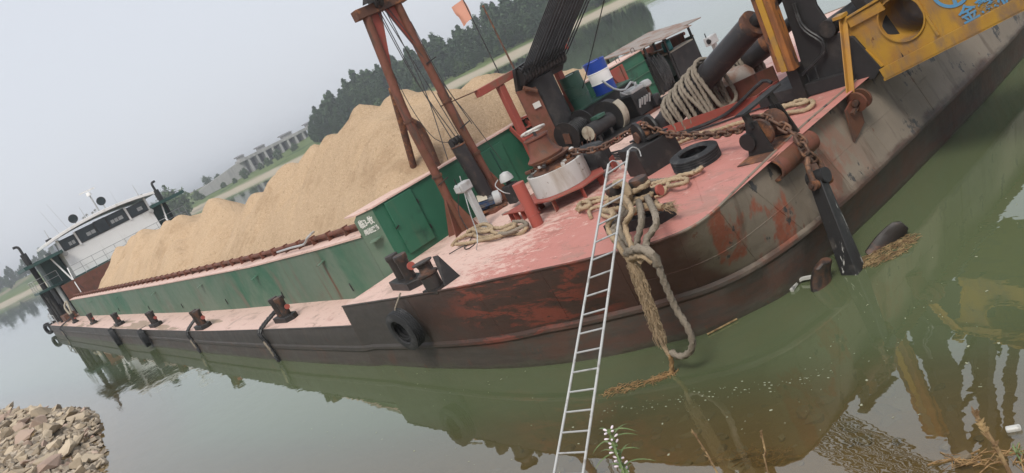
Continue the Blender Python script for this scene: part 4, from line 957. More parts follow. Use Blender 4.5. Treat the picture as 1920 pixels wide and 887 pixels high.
MB().lathe([(.001, 0), (.36, 0), (.38, .12), (.36, .40), (.28, .48), (.001, .5)], g0, (.1, .05, 1), 9).build('gearbox_cover', M['rubber'], wi, smooth=20)
MB().box(c0 + Vector((.45, .98, .12)), (.05, .2, .4), Matrix.Rotation(.4, 3, 'Z')).build('bracket', M['redpaint'], wi)
p = D(1009, 422); pr_ = MB().cyl(p, p + Vector((0, 0, .86)), .115, n=24).build('guide_post', M['redpost'], wi)
MB().torus(p + Vector((0, 0, .22)), (0, 0, 1), .116, .006, 24, 6).build('weld_ring', M['redpost'], pr_)
p2 = D(973, 385); MB().box(p2 + Vector((-.05, .05, .3)), (.26, .3, .42)).build('junction_box', M['blackmatt'], wi, bev=.02)
MB().lathe([(.001, .2), (.1, .17), (.15, .08), (.16, 0), (.001, 0)], p2 + Vector((-.05, .05, .6)), (0, 0, 1), 18).build('air_cap', M['grey'], wi)
MB().cyl(p2 + Vector((-.05, .05, .5)), p2 + Vector((-.05, .05, .6)), .06, n=10).build('neck', M['blackmatt'], wi)
MB().tube(catmull([p2 + Vector((.1, -.15, .35)), p2 + Vector((.1, -.28, .45)), p2 + Vector((-.1, -.26, .62)), p2 + Vector((-.12, -.12, .7))], .05), .012, 6).build('handle', M['grey'], wi)
p3 = D(955, 418); MB().prism([p3 + Vector(q) for q in ((0, -.05, .2), (.95, -.1, .22), (.8, .5, .22), (.1, .55, .2))], (0, 0, .02)).build('side_plate', M['redpaint'], wi)
for (x, y) in ((.12, .05), (.35, 0), (.6, .0), (.7, .4)): MB().box(p3 + Vector((x, y, .1)), (.02, .12, .2)).build('plate_leg', M['redpaint'], wi)
# ================================================================== ANCHOR CHAIN
def link_mesh(L, w_, r):
    pts = []; h = L / 2 - w_
    for k in range(12):
        a = -math.pi / 2 + math.pi * k / 11; pts.append(Vector((h + w_ * math.cos(a), w_ * math.sin(a), 0)))
    for k in range(12):
        a = math.pi / 2 + math.pi * k / 11; pts.append(Vector((-h + w_ * math.cos(a), w_ * math.sin(a), 0)))
    mb = MB(); mb.tube(pts, r, 7, closed=True); mb.cyl((0, -w_, 0), (0, w_, 0), r * .8, n=6)
    return mb.mesh('link', M['chainrust'], smooth=60)
LK = link_mesh(.20, .055, .021)
def chain(name, label, pts, pitch=.155, me=None):
    path = catmull(pts, .02); t = thing(name, label, 'chain', tuple(path[0])); L = 0; nxt = 0; i = 0; k = 0
    for i in range(len(path) - 1):
        d = path[i + 1] - path[i]
        if L >= nxt:
            o = bpy.data.objects.new('link', me or LK); C.objects.link(o); o.parent = t
            x = d.normalized(); y = Vector((0, 0, 1)).cross(x); y.normalize(); z = x.cross(y)
            m = Matrix((x, y, z)).transposed().to_4x4() @ Matrix.Rotation(R(45 if k % 2 else -45), 4, 'X')
            o.matrix_local = Matrix.Translation(path[i] - path[0]) @ m; nxt += pitch; k += 1
        L += d.length
    return t
bxp = D(1222, 322)
CB = Vector((bxp.x - .1, bxp.y + .25, deckz(bxp.x, bxp.y)))      # chain stopper box
st = Vector((c0.x + .30, c0.y + .2, zp + .55))
roll = Vector((-7.3, 9.62, 2.22))
chain('anchor_chain', 'heavy rusty stud link chain running from the capstan across the deck to the bow', [st, st.lerp(CB + Vector((-.45, .1, .72)), .5) + Vector((0, 0, -.12)), CB + Vector((-.4, .12, .7)), CB + Vector((.0, .12, .75)), CB + Vector((.45, .1, .5)), (CB + Vector((.45, .1, .5))).lerp(roll, .5) + Vector((0, 0, -.10)), roll + Vector((-.25, 0, 0)), roll + Vector((.0, 0, .10)), Vector((-6.9, 9.55, 2.08)), Vector((-6.7, 9.5, 1.85))])
cs_ = thing('chain_stopper', 'black steel box with roller cheeks that guides the chain in the middle of the deck', 'chain stopper', tuple(CB))
ca = Matrix.Rotation(R(-20), 3, 'Z')
base = [CB + ca @ Vector(q) for q in ((-.36, -.38, -.02), (.36, -.38, -.02), (.36, .42, -.02), (-.36, .42, -.02))]
MB().prism(base, (-.04, 0, .52)).build('box', M['black'], cs_, bev=.015)
for dx in (-.14, .16):
    MB().lathe([(.001, -.03), (.24, -.03), (.25, .0), (.24, .03), (.001, .03)], CB + ca @ Vector((-.08, .12 + dx, .62)), ca @ Vector((.1, 1, 0)), 22).build('roller_cheek', M['black'], cs_)
MB().cyl(CB + ca @ Vector((-.08, -.1, .6)), CB + ca @ Vector((-.08, .34, .6)), .1, n=14).build('roller', M['rust'], cs_)
MB().prism([CB + ca @ Vector(q) for q in ((-.5, -.05, .5), (-.5, .35, .5), (.3, .35, .54), (.3, -.05, .54))], (0, 0, .03)).build('top_plate', M['black'], cs_)
# ================================================================== CHAIN ROLLER BRACKET AT THE BOW
rb = thing('bow_roller', 'black trestle with chain roller over a rusty pipe fender at the bow edge', 'roller', (-7.2, 9.5, 1.85))
pa = D(1438, 288); pb = D(1497, 248); pa = Vector((-7.15, pa.y, pa.z)); pb = Vector((-7.1, pb.y, pb.z))
for q, sg in ((pa, 1), (pb, -1)):
    MB().prism([q + Vector((-.34, 0, 0)), q + Vector((.1, 0, 0)), q + Vector((-.02, .02 * sg, .5)), q + Vector((-.2, .02 * sg, .5))], (0, .03, 0)).build('cheek', M['black'], rb)
    MB().bar(q + Vector((-.1, .02, .4)), q + Vector((-.14, .02, .66)), .12, .05).build('upright', M['black'], rb)
MB().bar(pa + Vector((-.14, -.1, .66)), pb + Vector((-.14, .25, .70)), .16, .03).build('top_bar', M['blackmatt'], rb)
rc = (pa + pb) / 2 + Vector((-.1, 0, .28))
MB().lathe([(.001, -.22), (.2, -.22), (.21, -.18), (.1, -.12), (.09, .12), (.21, .18), (.2, .22), (.001, .22)], rc, (0, 1, 0), 20).build('roller', M['rust'], rb)
MB().lathe([(.001, -.04), (.13, -.04), (.13, .04), (.001, .04)], rc + Vector((-.18, -.30, -.06)), (0, 1, 0), 20).build('side_disc', M['black'], rb)
f0 = Vector((-6.92, 8.95, 1.70)); f1 = Vector((-6.92, 9.98, 1.70))
MB().lathe([(.16, 0), (.16, 1.03), (.001, 1.10)], f0, (0, 1, 0), 22).build('fender_pipe', M['rustred'], rb)
MB().lathe([(.16, 0), (.135, 0), (.135, .3), (.001, .3)], f0, (0, 1, 0), 22).build('pipe_mouth', M['rust'], rb)
MB().prism([Vector((-7.5, 9.0, deckz(-7.5, 9) + .008)), Vector((-7.05, 9.0, 1.85)), Vector((-7.05, 9.95, 1.87)), Vector((-7.55, 9.95, deckz(-7.5, 9.9) + .008))], (0, 0, .012)).build('wear_plate', M['rust'], rb)
# ================================================================== ANCHOR
s0 = PX(1534, 335, -6.62); s1 = PX(1603, 508, -6.42)
an = thing('anchor', 'black stockless anchor hanging down the bow with its flukes at the water', 'anchor', (s1.x, s1.y, 0))
sd_ = (s1 - s0).normalized(); sw = Vector((0, 1, .0)); sw = (sw - sd_ * sw.dot(sd_)).normalized(); sn = sd_.cross(sw)
if sn.x < 0: sn = -sn
a_, b_ = .10, .165; d_ = .1
q0 = [s0 + sw * x * a_ + sn * y * d_ for x, y in ((-1, -1), (1, -1), (1, .6), (.0, 1), (-1, 1))]
s2 = s1 + sd_ * .35
q1 = [s2 + sw * x * b_ + sn * y * d_ * 1.3 for x, y in ((-1, -1), (1, -1), (1, .6), (.0, 1), (-1, 1))]
mb = MB(); mb.add(q0 + q1, [(0, 1, 2, 3, 4), (9, 8, 7, 6, 5)] + [(i, i + 5, (i + 1) % 5 + 5, (i + 1) % 5) for i in range(5)])
M['anchor'] = weather('anchor_black_with_scraped_paint', (.022, .022, .023), [((.06, .055, .05), 3, .58, .08, V1), ((.42, .42, .4), 2.6, .60, .012, (1, 1, .4))], .55, bump=.5)
sh = mb.build('shank', M['anchor'], an, bev=.012)
MB().cyl(s0 - sd_ * .02 - sn * .13, s0 - sd_ * .02 + sn * .15, .11, n=18).build('shank_eye', M['anchor'], an)
arc = [s0 + sw * (.15 * math.cos(t)) + sd_ * (-.12 - .22 * math.sin(t)) + sn * .02 for t in [math.pi * k / 12 for k in range(13)]]
arc = [s0 + sw * .15 + sd_ * .05 + sn * .02] + arc + [s0 - sw * .15 + sd_ * .05 + sn * .02]
skl = MB().tube(catmull(arc, .03), .042, 10).build('shackle', M['chainrust'], an)
for sg in (-1, 1): MB().cyl(s0 + sw * .11 * sg + sd_ * .06 + sn * .02, s0 + sw * .2 * sg + sd_ * .06 + sn * .02, .07, n=14).build('shackle_eye', M['rust'], skl)
MB().cyl(s0 + sw * -.24 + sd_ * .06 + sn * .02, s0 + sw * .24 + sd_ * .06 + sn * .02, .03, n=10).build('shackle_pin', M['rust'], skl)
crown = Vector((s1.x + .05, s1.y + .15, -.22))
MB().bar(crown + Vector((.1, -.7, -.02)), crown + Vector((-.1, .8, -.02)), .3, .26).build('crown_bar', M['anchor'], an, bev=.04)
def fluke(base, tip, w0, w1, th):
    d = (tip - base); n_ = 8; rows = []
    side = d.cross(Vector((1, 0, .2))).normalized(); nn = d.normalized().cross(side)
    for i in range(n_ + 1):
        t = i / n_; c = base + d * t + nn * (.10 * math.sin(t * 2.4)); w_ = (w0 + (w1 - w0) * t) * (1 if i < n_ else .55); h_ = th * (1 - .55 * t)
        rows.append([c + side * w_ * math.cos(a) + nn * h_ * math.sin(a) for a in [2 * math.pi * k / 12 for k in range(13)]])
    mb = MB(); mb.grid(rows); mb.add(rows[-1][:12], [tuple(range(12))]); mb.add(rows[0][:12], [tuple(range(11, -1, -1))]); return mb
ft = PX(1700, 425, -6.0); fb = PZ(1640, 485, -.12)
fluke(fb, ft, .19, .15, .12).build('fluke', M['bollard'], an)
ft2 = PX(1556, 492, -6.5); fb2 = PZ(1545, 552, -.15)
fluke(fb2, ft2, .22, .19, .14).build('fluke', M['bollard'], an)
chain('anchor_shackle_chain', 'short rusty chain links joining the roller to the anchor shackle', [Vector((-6.74, 9.5, 1.9)), Vector((-6.66, 9.42, 1.72)), s0 - sd_ * .30 + sn * .03], .15)
# ================================================================== TYRES
def tyre_mb(c, axis, Ro=.42, w_=.24):
    pr = [(Ro * .58, -w_ * .38), (Ro * .62, -w_ * .5), (Ro * .85, -w_ * .52), (Ro * .95, -w_ * .42)]
    for k in range(5):
        a = -w_ * .36 + k * w_ * .18; pr += [(Ro, a - .012), (Ro, a + .012), (Ro * .965, a + .018), (Ro * .965, a + w_ * .18 - .018)] if k < 4 else [(Ro, a - .012), (Ro, a + .01)]
    pr += [(Ro * .95, w_ * .42), (Ro * .85, w_ * .52), (Ro * .62, w_ * .5), (Ro * .58, w_ * .38), (Ro * .62, w_ * .3), (Ro * .9, w_ * .2), (Ro * .9, -w_ * .2), (Ro * .62, -w_ * .3)]
    return MB().lathe(pr, c, axis, 40, True)
def hang_tyre(c, axis, label, Ro=.42, top=None, w_=.24, rope='rope', drum=True):
    t = thing('tyre_fender', label, 'tyre', tuple(c)); tyre_mb(c, axis, Ro, w_).build('tyre', M['rubber'], t)
    if top is not None: rope_mb([c + Vector((.0, 0, Ro * .7)), c + Vector((.01, .0, Ro)), (c + Vector((0, 0, Ro))).lerp(Vector(top), .5) + Vector((.02, -.02, 0)), Vector(top)], .016).build('lashing', M['ropegrey'], t)
    return t
tc = PY(760, 617, 5.86)
t_ = hang_tyre(tc, (-.04, 1, .08), 'black truck tyre hung flat against the dark hull below the fairlead', .41, D(744, 566) + Vector((0, .15, .1)))
tyre_mb(tc + Vector((-.1, .0, -.02)), (-.2, 1, .1), .3, .1).build('inner_band', M['rubber'], t_)
c = D(1302, 318); c = Vector((c.x - .08, c.y + .22, deckz(c.x, c.y) + .13))
t_ = thing('old_tyre', 'old truck tyre lying flat on the red deck beside the chain stopper', 'tyre', tuple(c)); tyre_mb(c, (.06, -.05, 1), .40, .22).build('tyre', M['rubber'], t_)
for (u, v, r_, lb) in ((270, 634, .42, 'black tyre fender hung below the third bollard of the side deck'), (215, 632, .5, 'large worn tyre fender hung below the fourth bollard of the side deck')):
    c = PY(u, v, 5.72); hang_tyre(c, (.1, 1, 0), lb, r_, (c.x + .1, 6.05, sidez(c.x) + .15))
c = PX(96, 612, -76.2); hang_tyre(Vector((-76.6, 5.95, .62)), (-.45, 1, 0), 'black tyre fender at the corner of the stern', .5, (-76.6, 6.6, .95))
# ================================================================== ALUMINIUM LADDER
la = Vector((-8.02, 6.78, 1.87)); 
top_l = PY(1141, 308, 7.25); top_r = PY(1178, 283, 7.25)
bl = PZ(1030, 935, .02); br = PZ(1086, 935, .02)
ld = thing('ladder', 'thin galvanised steel ladder leaning from the water up onto the bow deck', 'ladder', tuple((bl + br) / 2))
for a, b in ((bl, top_l), (br, top_r)):
    ext = (a - b).normalized() * .35
    MB().tube([a + ext, a.lerp(b, .3) + Vector((0, 0, -.015)), a.lerp(b, .6) + Vector((.0, 0, -.01)), b], .017, 10).build('rail', M['galv'], ld)
for k in range(19):
    t = -.05 + k * .0565
    if t > .99: break
    s_ = Vector((0, 0, -.015 * math.sin(min(1, max(0, t)) * math.pi)))
    MB().cyl(bl.lerp(top_l, t) + s_, br.lerp(top_r, t) + s_, .0125, n=8).build('rung', M['galv'], ld)
hk = top_r
MB().tube(catmull([top_l, top_l + Vector((.03, .06, .02)), top_l + Vector((.06, .12, -.05)), top_l + Vector((.07, .1, -.14))], .03), .008, 6).build('hook', M['galv'], ld)
MB().tube(catmull([top_r, top_r + Vector((.03, .06, .02)), top_r + Vector((.06, .12, -.05)), top_r + Vector((.07, .1, -.14))], .03), .008, 6).build('hook', M['galv'], ld)
# ---- clutter round the machinery
cl = thing('hydraulic_hoses', 'bundle of black hydraulic hoses lying between the capstan and the winch', 'hoses', (-13.2, 11.2, 1.72))
rh = random.Random(17)
for k in range(6):
    pts = []
    for j in range(7):
        x = -14.3 + j * .42 + rh.uniform(-.12, .12); y = 12.1 - j * .16 + .07 * k + rh.uniform(-.08, .08); pts.append(Vector((x, y, deckz(x, y) + .025 + .02 * (k % 2))))
    wire_mb(pts, .018 + .006 * (k % 2), n=6).build('hose', M['cable'], cl)
vb = thing('valve_block', 'small dark hydraulic valve block with levers behind the capstan', 'valve block', (-13.0, 11.4, 1.72))
MB().box((-13.0, 11.4, deckz(-13, 11.4) + .2), (.35, .5, .4)).build('block', M['steel'], vb, bev=.02)
for k in range(4): MB().cyl((-12.95, 11.22 + .12 * k, deckz(-13, 11.4) + .38), (-12.85 + .05 * (k % 2), 11.2 + .13 * k, deckz(-13, 11.4) + .62), .012, n=6).build('lever', M['rust'], vb)
pk = thing('deck_plank', 'short grey timber plank lying on the deck beside the electric motor', 'plank', (-13.9, 9.9, 1.65))
MB().bar(D(945, 402) + Vector((0, 0, .02)), D(985, 392) + Vector((0, 0, .02)), .12, .035).build('plank', M['sheet'], pk, bev=.005)
bk2 = thing('steel_bucket', 'dented grey steel bucket standing behind the chain stopper', 'bucket', (-11.3, 10.6, 1.7))
bq = Vector((-11.2, 10.75, deckz(-11.2, 10.75)))
MB().lathe([(.001, .01), (.11, .01), (.145, .27), (.15, .28), (.138, .27), (.105, .03), (.001, .03)], bq, (0, 0, 1), 20).build('pail', M['galv'], bk2)
MB().tube(catmull([bq + Vector((-.145, 0, .26)), bq + Vector((-.1, .08, .16)), bq + Vector((.08, .14, .14)), bq + Vector((.145, 0, .26))], .03), .005, 5).build('bail', M['steel'], bk2)
# ================================================================== ROPES ON DECK
def deck_rope(px, off=.03, jit=0.0, rng=random.Random(1)):
    out = []
    for k, (u, v) in enumerate(px):
        p = D(u, v); out.append(Vector((p.x + rng.uniform(-jit, jit), p.y + rng.uniform(-jit, jit), deckz(p.x, p.y) + off + .02 * (k % 3))))
    return out
rp_ = thing('rope_coil', 'untidy coil of tan rope lying below the grey control post', 'rope', tuple(D(920, 450)))
rope_mb(deck_rope([(849, 463), (862, 452), (885, 446), (905, 448), (930, 445), (955, 436), (975, 428), (988, 428), (990, 435), (978, 440), (955, 443), (930, 452), (900, 454), (880, 460), (858, 464)], .035), .036).build('strand', M['rope'], rp_)
rope_mb(deck_rope([(870, 452), (890, 441), (915, 440), (938, 445), (958, 440), (972, 433), (962, 428), (945, 436), (925, 438), (905, 440), (888, 449)], .085), .036).build('strand', M['rope'], rp_)
rope_mb(deck_rope([(880, 447), (900, 436), (918, 434), (930, 440), (912, 447), (895, 443), (905, 435)], .13), .036).build('strand', M['rope'], rp_)
rope_mb(deck_rope([(940, 446), (960, 446), (985, 437), (993, 430), (985, 425), (968, 427)], .09), .034).build('strand', M['ropegrey'], rp_)
rp2 = thing('rope_pile', 'long tan rope bights laid across the deck below the black chain stopper', 'rope', tuple(D(1250, 355)))
for px, off, r_, mt in (
    ([(1180, 352), (1205, 345), (1240, 345), (1270, 338), (1300, 328), (1318, 322)], .03, .03, 'ropegrey'),
    ([(1190, 362), (1220, 355), (1255, 348), (1285, 338), (1312, 330), (1320, 326), (1316, 322)], .06, .032, 'rope'),
    ([(1195, 368), (1230, 363), (1262, 352), (1290, 345), (1292, 354), (1275, 361), (1258, 358), (1262, 350), (1280, 344), (1305, 334)], .09, .032, 'rope'),
    ([(1200, 372), (1230, 368), (1252, 360), (1245, 368), (1228, 376)], .04, .03, 'rope'),
    ([(1082, 396), (1100, 382), (1120, 378), (1140, 372), (1160, 366)], .03, .032, 'rope'),
    ([(1086, 402), (1105, 392), (1125, 386), (1145, 376), (1165, 368)], .05, .034, 'rope'),
    ([(1090, 392), (1096, 402), (1112, 398), (1108, 388), (1095, 390), (1090, 400)], .09, .034, 'rope'),
    ([(1110, 412), (1108, 402), (1122, 396), (1140, 392), (1150, 400), (1130, 408), (1145, 412), (1160, 408)], .04, .03, 'rope')):
    rope_mb(deck_rope(px, off), r_).build('strand', M[mt], rp2)
rp3 = thing('rope_bight', 'tan rope laid along the anchor chain and looped flat at the bow edge', 'rope', tuple(D(1450, 215)))
for px, off, r_ in (
    ([(1243, 280), (1262, 268), (1290, 262), (1320, 252), (1350, 248), (1380, 240), (1410, 228), (1440, 218), (1470, 207), (1500, 197), (1520, 195), (1528, 202), (1512, 210), (1480, 217), (1450, 225)], .035, .035),
    ([(1252, 283), (1275, 274), (1300, 266), (1330, 258), (1352, 252)], .04, .034),
    ([(1450, 222), (1478, 211), (1505, 202), (1518, 200), (1505, 207), (1480, 213), (1455, 222)], .09, .034)):
    rope_mb(deck_rope(px, off), r_).build('strand', M['rope'], rp3)
# ---- rope made fast on the bow bollard and hanging down the hull
hr = thing('hanging_mooring_rope', 'thick frayed mooring rope knotted on the bow bollard and hanging to the water', 'rope', tuple(MIDB))
def H(u, v, y=6.5): return PY(u, v, y)
bo = MIDB
for k in range(4):
    z = .30 + .075 * k; sgn = 1 if k % 2 else -1; a = []
    for j in range(20):
        t = 2 * math.pi * j / 20; a.append(bo + Vector((.36 * math.cos(t) * 1.0, (.16 + .03 * (k % 2)) * math.sin(t) * (1 if True else 0), z + .04 * sgn * math.cos(t))))
    rope_mb(a, .036, True).build('turn', M['rope'], hr)
kn = bo + Vector((.12, -.2, .62))
rope_mb([bo + Vector((-.25, .15, .6)), kn + Vector((-.1, 0, .1)), kn + Vector((.05, -.02, .12)), kn + Vector((.1, -.03, -.05)), kn + Vector((-.02, -.04, -.2)), kn + Vector((.08, -.05, -.32)), kn + Vector((.2, -.04, -.28)), kn + Vector((.35, .02, -.32)), kn + Vector((.5, .05, -.36))], .05).build('knot', M['rope'], hr)
for pts, r_, mt in (
    ([bo + Vector((-.1, -.1, .35)), H(1160, 415, 6.75), H(1150, 430, 6.62), H(1163, 455, 6.55), H(1185, 480, 6.5)], .04, 'ropegrey'),
    ([bo + Vector((.0, -.15, .3)), H(1160, 420, 6.72), H(1170, 445, 6.6), H(1195, 470, 6.5), H(1205, 480, 6.5)], .042, 'ropegrey'),
    ([bo + Vector((.2, -.1, .4)), H(1203, 405, 6.75), H(1200, 430, 6.62), H(1193, 460, 6.55), H(1198, 482, 6.5)], .042, 'ropegrey'),
    ([bo + Vector((.38, -.1, .42)), H(1230, 405, 6.75), H(1228, 425, 6.62), H(1212, 450, 6.52), H(1215, 472, 6.45), H(1232, 495, 6.45), H(1240, 515, 6.45), H(1252, 545, 6.47), H(1268, 580, 6.5), H(1288, 612, 6.5), H(1298, 640, 6.5), H(1293, 660, 6.5), H(1275, 668, 6.5), H(1258, 660, 6.52)], .042, 'ropegrey'),
    ([bo + Vector((-.3, -.05, .5)), bo + Vector((-.42, -.22, .4)), H(1150, 400, 6.7), H(1140, 425, 6.62), H(1152, 450, 6.52), H(1172, 478, 6.48)], .036, 'rope'),
    ([bo + Vector((.05, -.18, .55)), H(1185, 395, 6.72), H(1172, 420, 6.62), H(1180, 450, 6.52), H(1192, 480, 6.46), H(1205, 492, 6.46)], .036, 'rope'),
    ([H(1176, 474), H(1198, 466, 6.40), H(1222, 476, 6.40), H(1233, 496, 6.43)], .055, 'ropegrey'),
    ([H(1180, 484), H(1205, 478, 6.41), H(1225, 490, 6.42)], .05, 'rope')):
    rope_mb(pts, r_).build('strand', M[mt], hr)
# the frayed tail: many thin yarns
rf = random.Random(9)
core = [H(1178, 478), H(1190, 505), H(1200, 530), H(1212, 560), H(1222, 590), H(1234, 625), H(1245, 650), H(1256, 668)]
MB().tube(catmull(core, .05), [.062 - .035 * i / (len(catmull(core, .05)) - 1) for i in range(len(catmull(core, .05)))], 9, 3, .25).build('tail', M['rope'], hr)
fz_ = MB(); cc = catmull(core, .05)
for k in range(420):
    i = rf.randrange(2, len(cc) - 8); a = rf.random() * 6.3; s_ = .055 * (1 - .35 * i / len(cc)); p = cc[i] + Vector((math.cos(a) * s_, math.sin(a) * s_ * .7, 0)); L = rf.uniform(.08, .3)
    j = min(len(cc) - 1, i + int(L / .05)); q = cc[j] + Vector((math.cos(a) * s_ * 1.5 + rf.gauss(0, .02), math.sin(a) * s_ + rf.gauss(0, .015), -rf.random() * .03))
    m_ = (p + q) / 2 + Vector((math.cos(a) * .03 + rf.gauss(0, .012), math.sin(a) * .025, 0)); fz_.tube([p, m_, q], [.006, .005, .002], 4, cap=False)
stuff(fz_.build('frayed_yarns', M['rope'], hr))
fy = MB(); e0 = kn + Vector((.5, .05, -.36))
for k in range(50):
    fy.tube([e0, e0 + Vector((rf.uniform(.05, .14), rf.uniform(-.04, .06), rf.uniform(-.05, .05))), e0 + Vector((rf.uniform(.12, .3), rf.uniform(-.08, .1), rf.uniform(-.12, .06)))], [.006, .004, .002], 4, cap=False)
stuff(fy.build('frayed_end', M['rope'], hr))
rope_mb([H(1256, 664), H(1259, 680, 6.5), PZ(1258, 700, .01), PZ(1250, 712, -.08)], .03).build('wet_end', M['reed'], hr)
# ropes holding fenders along the side deck
for (u, v, lb) in ((527, 598, 'dark doubled rope looped over the side below the first double bollard behind the raised bow'), (374, 610, 'dark rope hanging down the hull below the second double bollard'), (138, 600, 'dark rope hanging down the hull at the last double bollard')):
    p = SD(u, v); n_ = thing('fender_rope', lb, 'rope', tuple(p)); sc = 1.0
    for dx in (-.12, .06):
        rope_mb([p + Vector((.1 + dx, .2, .3)), p + Vector((dx - .1, -.05, .22)), Vector((p.x + dx - .12, 5.84, p.z - .02)), Vector((p.x + dx - .05, 5.82, p.z - .35)), Vector((p.x + dx + .06, 5.82, .15)), Vector((p.x + .12, 5.8, .03))], .035).build('strand', M['cable'], n_)
    rope_mb([Vector((p.x - .1, 5.8, p.z - .3)), Vector((p.x + .02, 5.79, p.z - .5)), Vector((p.x + .05, 5.8, .2))], .045).build('chafe_wrap', M['ropegrey'], n_)
ho = thing('grey_hose', 'pale grey hose draped over the coaming pipe', 'hose', tuple(PY(560, 450, YW)))
wire_mb([PY(588, 435, 7.7), PY(582, 440, 7.5), PY(575, 448, 7.4), PY(570, 458, 7.4), PY(545, 465, 7.42), PY(520, 473, 7.45)], .03, n=8).build('hose', M['galv'], ho)
# ================================================================== LUFFING RAMS AND THEIR BED
def ram(y, label, u0, v0, u1, v1, u2, v2, r_=.235):
    a = PY(u0, v0, y); b = PY(u1, v1, y); c = PY(u2, v2, y); t = thing('hydraulic_ram', label, 'ram', tuple(a)); d = (b - a).normalized()
    MB().cyl(a, b, r_, n=28).build('barrel', M['steel'], t); MB().cyl(b, b + d * .12, r_ + .02, n=28).build('gland', M['rust'], t)
    MB().cyl(b + d * .1, c + d * .6, .12, n=18).build('rod', M['black'], t)
    mb = MB()
    mb.prism([a + Vector((-.75, -.3, -.35)), a + Vector((.1, -.3, -.3)), a + Vector((.15, -.3, .25)), a + Vector((-.2, -.3, .25))], (0, .05, 0)); mb.prism([a + Vector((-.75, .28, -.35)), a + Vector((.1, .28, -.3)), a + Vector((.15, .28, .25)), a + Vector((-.2, .28, .25))], (0, .05, 0))
    mb.build('trunnion', M['black'], t)
    MB().torus(a + d * .9, d, r_, .02, 24, 6).build('band', M['steel'], t)
    return a, b, c, d
RA = ram(12.4, 'thick dark hydraulic ram slanting up from the deck under the grey rope coil', 1243, 236, 1408, 50, 1450, 2)
RB = ram(13.7, 'second dark hydraulic ram behind the first, slanting up to the black tower', 1330, 165, 1440, 80, 1470, 50)
hbed = thing('ram_bed', 'low red steel bed with side plates under the hydraulic rams', 'machine bed', (-10.4, 12.7, 1.8))
zb = deckz(-10, 12.8)
MB().prism([Vector((-11.4, 12.05, zb - .02)), Vector((-9.05, 12.05, zb + .02)), Vector((-9.05, 12.05, zb + .26)), Vector((-11.4, 12.05, zb + .14))], (0, .04, 0)).build('side_plate', M['redpaint'], hbed)
MB().prism([Vector((-11.2, 12.75, zb)), Vector((-9.0, 12.75, zb)), Vector((-9.0, 12.75, zb + .55)), Vector((-11.2, 12.75, zb + .3))], (0, .04, 0)).build('side_plate', M['rustred'], hbed)
MB().box((-9.03, 12.4, zb + .13), (.04, .75, .26)).build('end_plate', M['redpaint'], hbed)
MB().lathe([(.001, .3), (.22, .26), (.33, .12), (.34, 0), (.001, 0)], (-10.2, 13.3, zb + .35), (0, 0, 1), 22).build('grey_cowl', M['sheet'], hbed)
MB().cyl((-10.2, 13.3, zb), (-10.2, 13.3, zb + .36), .3, n=20).build('cowl_base', M['blackmatt'], hbed)
def hung_coil(name, label, a, d, ts, r0, drops, mat, r=.034, seed=1, skew=.1):
    rng = random.Random(seed); t = thing(name, label, 'rope', tuple(a)); up = Vector((0, 0, 1)); side = d.cross(up).normalized(); upp = side.cross(d).normalized()
    for i, tt in enumerate(ts):
        c = a + d * tt; rr = r0 + .045 + .035 * (i % 2); dp_ = drops[i % len(drops)] * rng.uniform(.85, 1.1); sk = Vector((skew * rng.uniform(.4, 1.4), 0, 0)); pts = []
        for k in range(7):
            g = math.pi * k / 6; pts.append(c + side * rr * math.cos(g) + upp * rr * math.sin(g))
        for k in range(1, 5): f = k / 5; pts.append(c - side * rr * (1 - .1 * f) - up * dp_ * f + sk * f)
        for k in range(5):
            g = math.pi + math.pi * (k + .5) / 5; pts.append(c + side * rr * .85 * math.cos(g) - up * (dp_ - rr * .6 * math.sin(g) * .7) + sk)
        for k in range(4, 0, -1): f = k / 5; pts.append(c + side * rr * (1 - .1 * f) - up * dp_ * f + sk * f)
        rope_mb(pts, r, True).build('loop', M[mat], t)
    return t
hung_coil('hung_rope_coil', 'thick grey rope coil of many loops hung over the ram on the red bed', RA[0], RA[3], [.5, .62, .73, .85, .97, 1.08, 1.2, 1.32, 1.44, 1.56, 1.68, 1.8], .25, [.6, .95, .75, 1.05, .6, .9, 1.1], 'ropegrey', .038, 2, .22)
hung_coil('hung_rope_coil', 'smaller grey rope coil hung beside the orange timber at the tower', RB[0], RB[3], [.75, .85, .95, 1.05, 1.15, 1.25], .22, [.6, .8, .5, .7], 'ropegrey', .04, 5, .15)
wire_mb([D(1235, 262, .05), D(1260, 255, .03), D(1310, 238, .05), PY(1360, 215, 12.0), PY(1400, 180, 12.0), PY(1430, 152, 12.1), PY(1447, 155, 12.1)], .035, n=8).build('ram_hose', M['cable'], hbed)
wire_mb([D(1250, 258, .03), D(1300, 246, .03), D(1345, 232, .03), D(1420, 205, .03), D(1480, 185, .03)], .02, n=6).build('ram_hose', M['cable'], hbed)
# ================================================================== ORANGE TIMBER, BLACK TOWER, BOOM
ot = thing('orange_timber', 'weathered orange box timber standing between the ram and the black tower', 'timber', (-7.75, 11.7, 1.9))
tA = PY(1478, 128, 11.7); tB = PY(1432, 0, 11.7); tdir = (tB - tA).normalized()
for k, (dx, w_) in enumerate(((-.12, .085), (-.02, .11), (.10, .12))):
    MB().bar(tA + Vector((dx, 0, -.02 * k)), tB + tdir * 1.3 + Vector((dx, 0, 0)), .2 + .02 * (k % 2), w_, (1, 0, .2)).build('board', M['orange'] if k != 1 else M['yellow'], ot, bev=.006)
MB().bar(tA + Vector((-.0, .15, 0)), Vector((tA.x, 11.85, 1.85)), .2, .2).build('support', M['black'], ot)
tw = thing('black_tower', 'black steel tower plates with hydraulic hoses at the centre of the bow', 'tower', (-7.6, 12.6, 1.85))
YT = 11.95
def T(u, v): return PY(u, v, YT)
